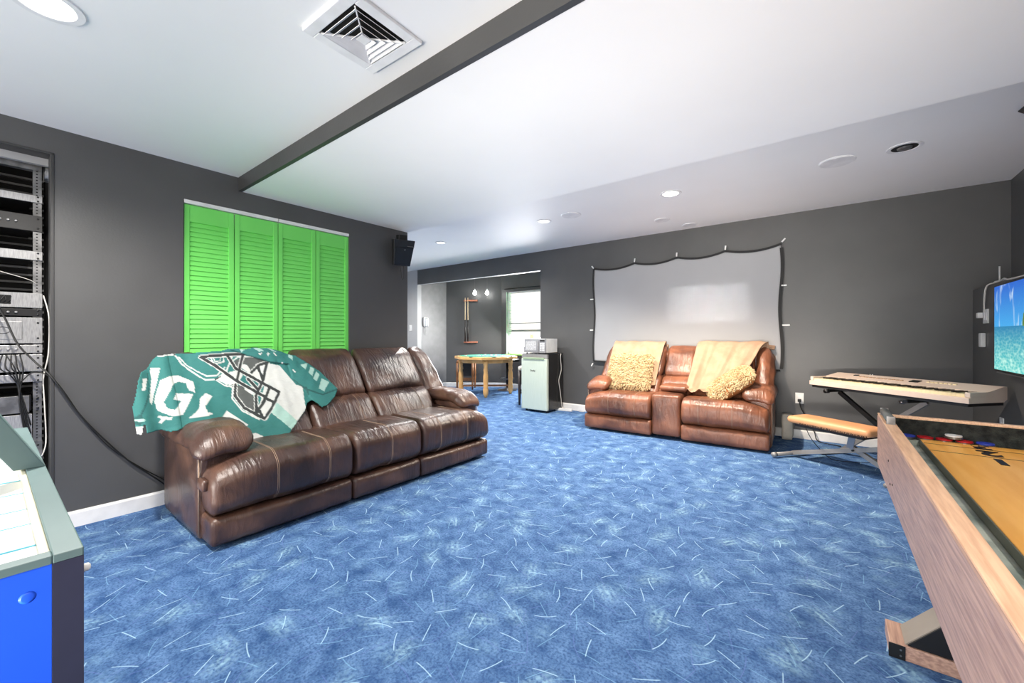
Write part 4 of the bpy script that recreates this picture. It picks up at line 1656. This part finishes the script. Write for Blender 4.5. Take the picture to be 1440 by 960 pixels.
MB().cushion(0, .045, -.05, .05, .02, .22, r=.015, res=.02).build('phone_body', M_OFFWHITE, t, smooth=True)
MB().tube(smooth_path([(.05, .0, .20), (.085, 0, .19), (.09, 0, .12), (.085, 0, .05), (.05, 0, .03)], 5), .016, 10).build('handset', M_WHITE, t, smooth=True)
MB().tube([(.03 + .008 * math.cos(i * .9), -.02 + .008 * math.sin(i * .9), .02 - i * .0028) for i in range(60)], .003, 5).build('coiled_cord', M_RACKL, t, smooth=True)

# ------------------------------------------------------------------ mini fridge and microwave
fr = thing('mini_fridge', 'small refrigerator with brushed steel door and black sides beside the alcove opening', 'refrigerator', (-3.60, 4.875, 0))
FW, FD, FH = .445, .44, .835
MB().box(0, FW, .06, FD, .03, FH).build('cabinet', M_FRSIDE, fr, bevel=.004)
MB().box(-.002, FW + .002, 0.03, FD + .002, FH, FH + .012).build('top_cover', M_DARK, fr, bevel=.002)
dr = MB().box(0, FW, .0, .055, .035, FH - .06).build('door', M_FRIDGE, fr, bevel=.008)
MB().box(.04, FW - .04, -.012, .02, FH - .075, FH - .045).build('handle', mat('green_grey_handle', (150, 170, 140), .4), dr, bevel=.004)
MB().box(0, FW, .01, .05, FH - .058, FH - .0).build('top_trim', M_GALV, fr, bevel=.003)
text('Danby', .035, (FW * .46, -.001, .60), (PI / 2, 0, 0), M_LOGO, dr, 'door_lettering', bold=.0006)
for (x, y) in ((.04, .08), (FW - .04, .08), (.04, FD - .04), (FW - .04, FD - .04)):
    MB().lathe([(.016, 0), (.016, .03)], x, y, 12).build('foot', M_DARK, fr)
mw = thing('microwave_oven', 'light grey microwave oven on top of the small refrigerator', 'microwave', (-3.60, 4.94, FH + .012))
MB().box(0, .385, .02, .32, .01, .215).build('case', M_WHITE, mw, bevel=.004)
MB().box(.0, .385, 0, .02, .01, .215).build('front_panel', M_MICRO, mw, bevel=.003)
MB().box(.03, .22, -.002, 0, .045, .18).build('door_window', M_MGLASS, mw)
m = MB()
for r_ in range(5):
    for c_ in range(3):
        m.box(.29 + c_ * .027, .308 + c_ * .027, -.002, 0, .04 + r_ * .024, .056 + r_ * .024)
m.build('keypad', M_OFFWHITE, mw)
MB().box(.285, .37, -.002, 0, .175, .197).build('clock_display', M_DARK, mw)
MB().box(.25, .262, -.014, 0, .03, .19).build('door_handle', M_RACKL, mw, bevel=.002)
for (x, y) in ((.03, .04), (.355, .04), (.03, .28), (.355, .28)):
    MB().lathe([(.01, 0), (.01, .011)], x, y, 10).build('foot', M_DARK, mw)
adopt(MB().tube(smooth_path([(-3.14, 5.24, .84), (-3.135, 5.22, .78), (-3.13, 5.23, .6), (-3.14, 5.18, .45), (-3.13, 5.2, .3), (-3.12, 5.22, .12), (-3.12, 5.24, .05), (-3.08, 5.24, .045)], 8), .004, 6).build('power_cord', M_WCABLE, smooth=True), fr)
strip = t = thing('power_strip', 'white power strip lying on the carpet beside the small refrigerator', 'power strip', (-3.10, 5.235, 0), R(10))
MB().box(-.12, .14, -.022, .022, 0, .035).build('strip_body', M_WHITE, t, bevel=.004)
for i in range(5):
    MB().box(-.10 + i * .045, -.075 + i * .045, -.012, .012, .035, .0365).build('socket', M_OFFWHITE, t)
adopt(MB().tube(smooth_path([(-2.96, 5.27, .02), (-2.9, 5.3, .012), (-2.84, 5.29, .008), (-2.80, 5.31, .008)], 6), .004, 6).build('power_cord', M_WCABLE, smooth=True), strip)

# ------------------------------------------------------------------ card table in the alcove
TC = (-5.16, 5.845)
ct = thing('card_table', 'octagonal honey oak card table with green felt top in the alcove', 'table', (TC[0], TC[1], 0))


def octo(r, n=8, off=PI / 8):
    return [(r * math.cos(off + 2 * PI * k / n), r * math.sin(off + 2 * PI * k / n)) for k in range(n)]


ofs = PI / 8 + R(12)
MB().prism(octo(.60, off=ofs), lambda u, v, t_: (u, v, t_), .675, .725).build('rim', M_OAK, ct, bevel=.008)
MB().prism(octo(.50, off=ofs), lambda u, v, t_: (u, v, t_), .725, .731).build('felt_top', M_TFELT, ct)
for k in range(8):
    a = ofs + PI / 8 + k * PI / 4
    m = MB()
    m.lathe([(.045, .7255), (.045, .730), (.034, .731), (.034, .7265)], (.522) * math.cos(a), .522 * math.sin(a), 16)
    m.build('cup_holder', M_TFELT, ct, smooth=False)
MB().prism(octo(.50, off=ofs), lambda u, v, t_: (u, v, t_), .61, .675).build('apron', M_OAK, ct)
legp = [(r_ * 1.3, z_) for r_, z_ in [(.036, .675), (.036, .58), (.028, .57), (.034, .56), (.028, .55), (.034, .48), (.026, .46), (.034, .40), (.036, .28), (.030, .22), (.038, .20), (.030, .18), (.038, .15), (.036, .06), (.024, .03), (.018, .0)]]
va = math.atan2(-TC[1], -TC[0])
for k in range(4):
    a = va + k * PI / 2
    MB().lathe(legp[::-1], .47 * math.cos(a), .47 * math.sin(a), 14).build('leg', M_OAK, ct, smooth=True)
MB().bar((.47 * math.cos(va + PI / 2), .47 * math.sin(va + PI / 2), .16), (.47 * math.cos(va - PI / 2), .47 * math.sin(va - PI / 2), .16), .03, .03).build('stretcher', M_OAKD, ct)
MB().bar((.47 * math.cos(va), .47 * math.sin(va), .16), (-.47 * math.cos(va), -.47 * math.sin(va), .16), .03, .03).build('stretcher', M_OAKD, ct)
random.seed(3)
for k in range(9):
    a, r_ = random.uniform(0, 6.28), random.uniform(.1, .42)
    x, y = TC[0] + r_ * math.cos(a), TC[1] + r_ * math.sin(a)
    lab = 'white poker chip stack lying on the green felt of the card table'
    o = MB().lathe([(.02, 0), (.02, .012)], 0, 0, 14).build('poker_chips', [M_WHITE, M_WHITE, M_WHITE][k % 3])
    o.location = (x, y, .731)
    tag(o, lab, 'poker chips', 'chips on the card table')


def stool(loc, rz, label, frame, seat, h=.60, w_=.36, back=False):
    t = thing('wooden_stool', label, 'stool', loc, rz)
    for sx in (-1, 1):
        for sy in (-1, 1):
            MB().lathe([(.016, 0), (.02, .1), (.024, h * .4), (.018, h * .45), (.024, h * .5), (.024, h - .05)], sx * (w_ / 2 - .02), sy * (w_ / 2 - .02), 10).build('leg', frame, t, smooth=True)
    MB().cushion(-w_ / 2, w_ / 2, -w_ / 2, w_ / 2, h - .055, h, r=.022, puff=(0, 0, .015), res=.04).build('seat', seat, t, smooth=True)
    m = MB()
    z = h * .3
    m.box(-w_ / 2 + .02, w_ / 2 - .02, -w_ / 2 + .01, -w_ / 2 + .03, z, z + .03)
    m.box(-w_ / 2 + .02, w_ / 2 - .02, w_ / 2 - .03, w_ / 2 - .01, z, z + .03)
    m.build('stretcher', frame, t)
    if back:
        MB().box(-w_ / 2 + .03, w_ / 2 - .03, w_ / 2 - .02, w_ / 2, .25, h - .05).build('dark_panel', M_DARK, t)
    return t


stool((-6.02, 6.20, 0), R(34), 'brown wooden stool with dark panel behind the left leg of the card table', M_OAKD, M_OAKD, h=.60, w_=.36, back=True)
stool((-3.885, 5.46, 0), R(37), 'dark wooden stool with cream padded seat half hidden by the refrigerator', mat('dark_stool_wood', (66, 56, 54), .4), M_BEIGE, h=.60, w_=.34)
t = thing('bar_stool', 'black pedestal bar stool with chrome foot ring behind the card table', 'stool', (-5.18, 6.53, 0))
MB().lathe([(.20, 0), (.20, .012), (.06, .03), (.03, .06)], n=24).build('base', M_CHROME, t, smooth=True)
MB().lathe([(.024, .05), (.024, .58)], n=14).build('pedestal', M_BLACK, t, smooth=True)
MB().tube([(.14 * math.cos(a * PI / 12), .14 * math.sin(a * PI / 12), .24) for a in range(24)], .009, 8, closed=True).build('foot_ring', M_CHROME, t, smooth=True)
MB().cushion(-.19, .19, -.19, .19, .57, .64, r=.03, res=.04).build('seat', M_DARK, t, smooth=True)

# ------------------------------------------------------------------ cue rack on the angled wall
dirw = (B_ - A).normalized()
angw = math.atan2(dirw.y, dirw.x)
P0 = A + dirw * .44
cr_ = thing('cue_rack', 'reddish wooden cue rack in two bars on the angled wall', 'cue rack', (P0.x, P0.y, 0), angw)
for z in (.955, 1.855):
    MB().box(0, .30, -.05, -.002, z, z + .032).build('rack_bar', M_CUER, cr_, bevel=.003)
for k, (x, lab) in enumerate(((.035, 'pool cue at the left of the wall rack'), (.095, 'pool cue second from the left in the wall rack'))):
    t = thing('pool_cue', lab + (', light shaft over dark butt'), 'pool cue', (P0.x, P0.y, 0), angw)
    t['group'] = 'cues in the rack'
    MB().tube([(x, -.066, .985), (x, -.066, 1.45)], .013, 10, rs=[.015, .011]).build('butt', M_CUED, t, smooth=True)
    MB().tube([(x, -.066, 1.45), (x, -.066, 1.93)], .01, 10, rs=[.010, .006]).build('shaft', M_CUEL, t, smooth=True)
m = None

# ------------------------------------------------------------------ pendant bulbs in the alcove
for k, (x, y, lab) in enumerate(((-5.905, 6.34, 'left bare glowing bulb hanging in the alcove'), (-5.70, 6.50, 'right bare glowing bulb hanging in the alcove, nearer the window'))):
    t = thing('hanging_bulb', lab, 'lamp', (x, y, 2.01), 0, 'bulbs hanging in the alcove')
    MB().lathe([(.008, -.045), (.03, -.03), (.038, 0), (.028, .03), (.014, .05)], n=18).build('bulb', M_BULB, t, smooth=True)
    MB().tube([(0, 0, .05), (0, 0, Z_FAR - 2.01)], .0022, 6).build('cord', M_RACK, t)
    MB().lathe([(.016, .05), (.016, .085), (.004, .09)], n=14).build('socket', M_OFFWHITE, t)

# ------------------------------------------------------------------ ceiling fittings


def downlight(x, y, z, r, label, lens, spot=None, color=(1, 1, 1), size=.03, dark=False, cone=160):
    t = thing('recessed_downlight', label, 'ceiling light', (x, y, z), 0, 'recessed downlights')
    # ring
    m = MB()
    prof = [(r * .70, -.001), (r * .76, -.006), (r * .97, -.006), (r, -.001)]
    rings = []
    n = 32
    for rr_, zz in prof:
        rings.append([m.b.verts.new((rr_ * math.cos(2 * PI * k / n), rr_ * math.sin(2 * PI * k / n), zz)) for k in range(n)])
    for a, c in list(zip(rings, rings[1:])) + [(rings[-1], rings[0])]:
        for k in range(n):
            m.b.faces.new((a[k], a[(k + 1) % n], c[(k + 1) % n], c[k]))
    m.build('trim_ring', M_OFFWHITE, t, smooth=False)
    MB().lathe([(r * .72, -.002), (r * .72, -.0035)], n=28).build('lens', M_VOID if dark else lens, t)
    if dark:
        MB().lathe([(r * .42, -.0036), (r * .40, -.010), (r * .15, -.016)], n=20).build('bulb_face', M_RACK, t, smooth=True)
    if spot:
        l = bpy.data.lights.new('downlight_lamp', 'SPOT')
        l.energy = spot
        l.spot_size = R(cone)
        l.spot_blend = .7
        l.shadow_soft_size = size
        l.color = color
        lo = bpy.data.objects.new('downlight_lamp', l)
        COL.objects.link(lo)
        lo.location = (x, y, z - .04)
    return t


downlight(-1.173, 3.949, Z_FAR, .095, 'brightest recessed ceiling light, in front of the projection screen', M_LENS, 285, (1, .84, .68), .025, cone=122)
downlight(-2.624, 3.998, Z_FAR, .085, 'small lit recessed ceiling light nearest the alcove speaker disc', M_LENSD, 160, (1, .95, .88), cone=130)
downlight(-4.391, 4.005, Z_FAR, .08, 'faint recessed ceiling light farthest left, by the hall', M_LENSD, 110, (1, .97, .93))
downlight(-6.2, 3.95, Z_FAR, .08, 'added unseen ceiling light over the hall beyond the wall end', M_LENSD, 110, (1, .97, .93), cone=172)  # added out of view to brighten the hall wall
downlight(.427, 3.999, Z_FAR, .10, 'unlit recessed ceiling light with dark opening above the keyboard', None, None, dark=True)
downlight(.75, .133, Z_NEAR, .10, 'added unseen ceiling light above the shuffleboard table, behind the camera', M_LENS, 70, (1, .95, .89), .05)  # added out of view to brighten the shuffleboard and near carpet
downlight(-2.177, .133, Z_NEAR, .10, 'lit recessed ceiling light at the top left corner, before the beam', M_LENS, 150, (1, .95, .89), .05)


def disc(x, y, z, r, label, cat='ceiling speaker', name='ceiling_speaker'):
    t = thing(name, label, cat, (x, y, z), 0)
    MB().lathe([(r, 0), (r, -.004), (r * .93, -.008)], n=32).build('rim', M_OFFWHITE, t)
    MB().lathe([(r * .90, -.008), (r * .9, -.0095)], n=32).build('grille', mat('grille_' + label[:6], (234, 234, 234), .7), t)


disc(.052, 4.007, Z_FAR, .115, 'large round white ceiling speaker beside the unlit downlight')
disc(-2.25, 3.97, Z_FAR, .11, 'round ceiling speaker between the two lit far downlights')
disc(-1.517, 4.782, Z_FAR, .085, 'plain white ceiling disc above the screen, left one', 'ceiling disc', 'light_patch_disc')  # reflected lamp light on the ceiling, built as white discs here and below
disc(-1.32, 5.19, Z_FAR, .085, 'plain white ceiling disc closest to the back wall', 'ceiling disc', 'light_patch_disc')

# air vent
vt = thing('ceiling_vent', 'square white stepped air vent, partly open, on the near ceiling', 'air vent', (-1.425, .90, Z_NEAR), R(2))


def frame(m, a, b_, z0, z1):
    for (x0, x1, y0, y1) in ((-a, a, -a, -b_), (-a, a, b_, a), (-a, -b_, -b_, b_), (b_, a, -b_, b_)):
        m.box(x0, x1, y0, y1, z0, z1)


m = MB()
frame(m, .158, .115, -.014, -.0)
m.build('outer_frame', M_OFFWHITE, vt, bevel=.003)
MB().box(-.114, .114, -.114, .114, -.001, 0).build('duct_opening', M_VOID, vt)
for k, a in enumerate((.105, .082, .058, .034)):
    m = MB()
    z0 = -.012 - .003 * k
    # sloping square louvre
    o_ = [(-a, -a), (a, -a), (a, a), (-a, a)]
    i_ = [(p * (a - .016) / a, q * (a - .016) / a) for p, q in o_]
    vo = [m.b.verts.new((p, q, z0 + .008)) for p, q in i_]
    vi = [m.b.verts.new((p, q, z0 - .006)) for p, q in o_]
    for j in range(4):
        m.b.faces.new((vo[j], vo[(j + 1) % 4], vi[(j + 1) % 4], vi[j]))
    ob = m.build('louvre_ring', M_OFFWHITE, vt)
    md = ob.modifiers.new('s', 'SOLIDIFY')
    md.thickness = .002
MB().box(-.02, .02, -.02, .02, -.024, -.018).build('centre_plate', M_OFFWHITE, vt, bevel=.002)
m = MB()
m.bar((-.11, -.11, -.016), (.11, .11, -.016), .004, .006)
m.bar((-.11, .11, -.016), (.11, -.11, -.016), .004, .006)
m.build('cross_rib', M_OFFWHITE, vt)


# ------------------------------------------------------------------ wall speakers
def speaker(loc, rz, tilt, label, s=1.0):
    t = thing('wall_speaker', label, 'speaker', loc, rz)
    t.rotation_euler = (0, tilt, rz)
    hw, hb, dp, h = .105 * s, .07 * s, .15 * s, .25 * s
    # plan outline: trapezoid, front wide (+x is the front)
    pl = [(0, -hb), (.05 * s, -hw * .98), (dp, -hw), (dp, hw), (.05 * s, hw * .98), (0, hb)]
    m = MB()
    A_ = [m.b.verts.new((u * .62, v * .78, -h / 2)) for u, v in pl]
    C_ = [m.b.verts.new((u, v, h / 2)) for u, v in pl]
    n = len(pl)
    for i in range(n):
        m.b.faces.new((A_[i], A_[(i + 1) % n], C_[(i + 1) % n], C_[i]))
    m.b.faces.new(A_[::-1])
    m.b.faces.new(C_)
    m.build('cabinet', mat('speaker_black', (27, 27, 28), .45) if 'speaker_black' not in MATS else MATS['speaker_black'], t, bevel=.006)
    gx = lambda z: dp * (.62 + .38 * (z + h / 2) / h)
    MB().prism([(gx(-h / 2 + .01), -h / 2 + .01), (gx(-h / 2 + .01) + .006, -h / 2 + .014), (gx(h / 2 - .075) + .006, h / 2 - .075), (gx(h / 2 - .07), h / 2 - .07)], lambda u, v, y: (u, y, v), -hw * .74, hw * .74).build('grille', M_DARK, t)
    MB().box(gx(h / 2 - .06) - .004, gx(h / 2 - .06) + .003, hw * .3, hw * .95, h / 2 - .062, h / 2 - .056).build('silver_line', M_CHROME, t)
    MB().lathe([(.007, 0), (.007, .002)], n=14, mtx=Matrix.Translation((gx(.03) + .006, hw * .1, .03)) @ Matrix.Rotation(PI / 2, 4, 'Y')).build('badge', M_CHROME, t)
    return t


sp1 = speaker((-3.40, 2.555, 1.935), R(-22), R(10), 'black satellite speaker on the left wall beside the green doors')
m = MB()
m.box(-.03, .08, -.04, .045, .125, .175)
m.build('mount_bracket', M_DARK, sp1, bevel=.003)
m = MB()
m.tube(smooth_path([(.02, 0, -.12), (.025, .01, -.18), (.03, .02, -.25), (.05, .03, -.25), (.06, .03, -.17), (.06, .02, -.12)], 6), .0025, 6)
m.build('wire_loop', M_CABLE, sp1, smooth=True)
sp2 = speaker((1.03, 3.42, 2.333), R(188), R(38), 'dark speaker hung below the far ceiling at the right edge of the view')
MB().bar((.03, 0, .0), (-.06, 0, .12), .03, .02).build('mount_bracket', M_DARK, sp2)
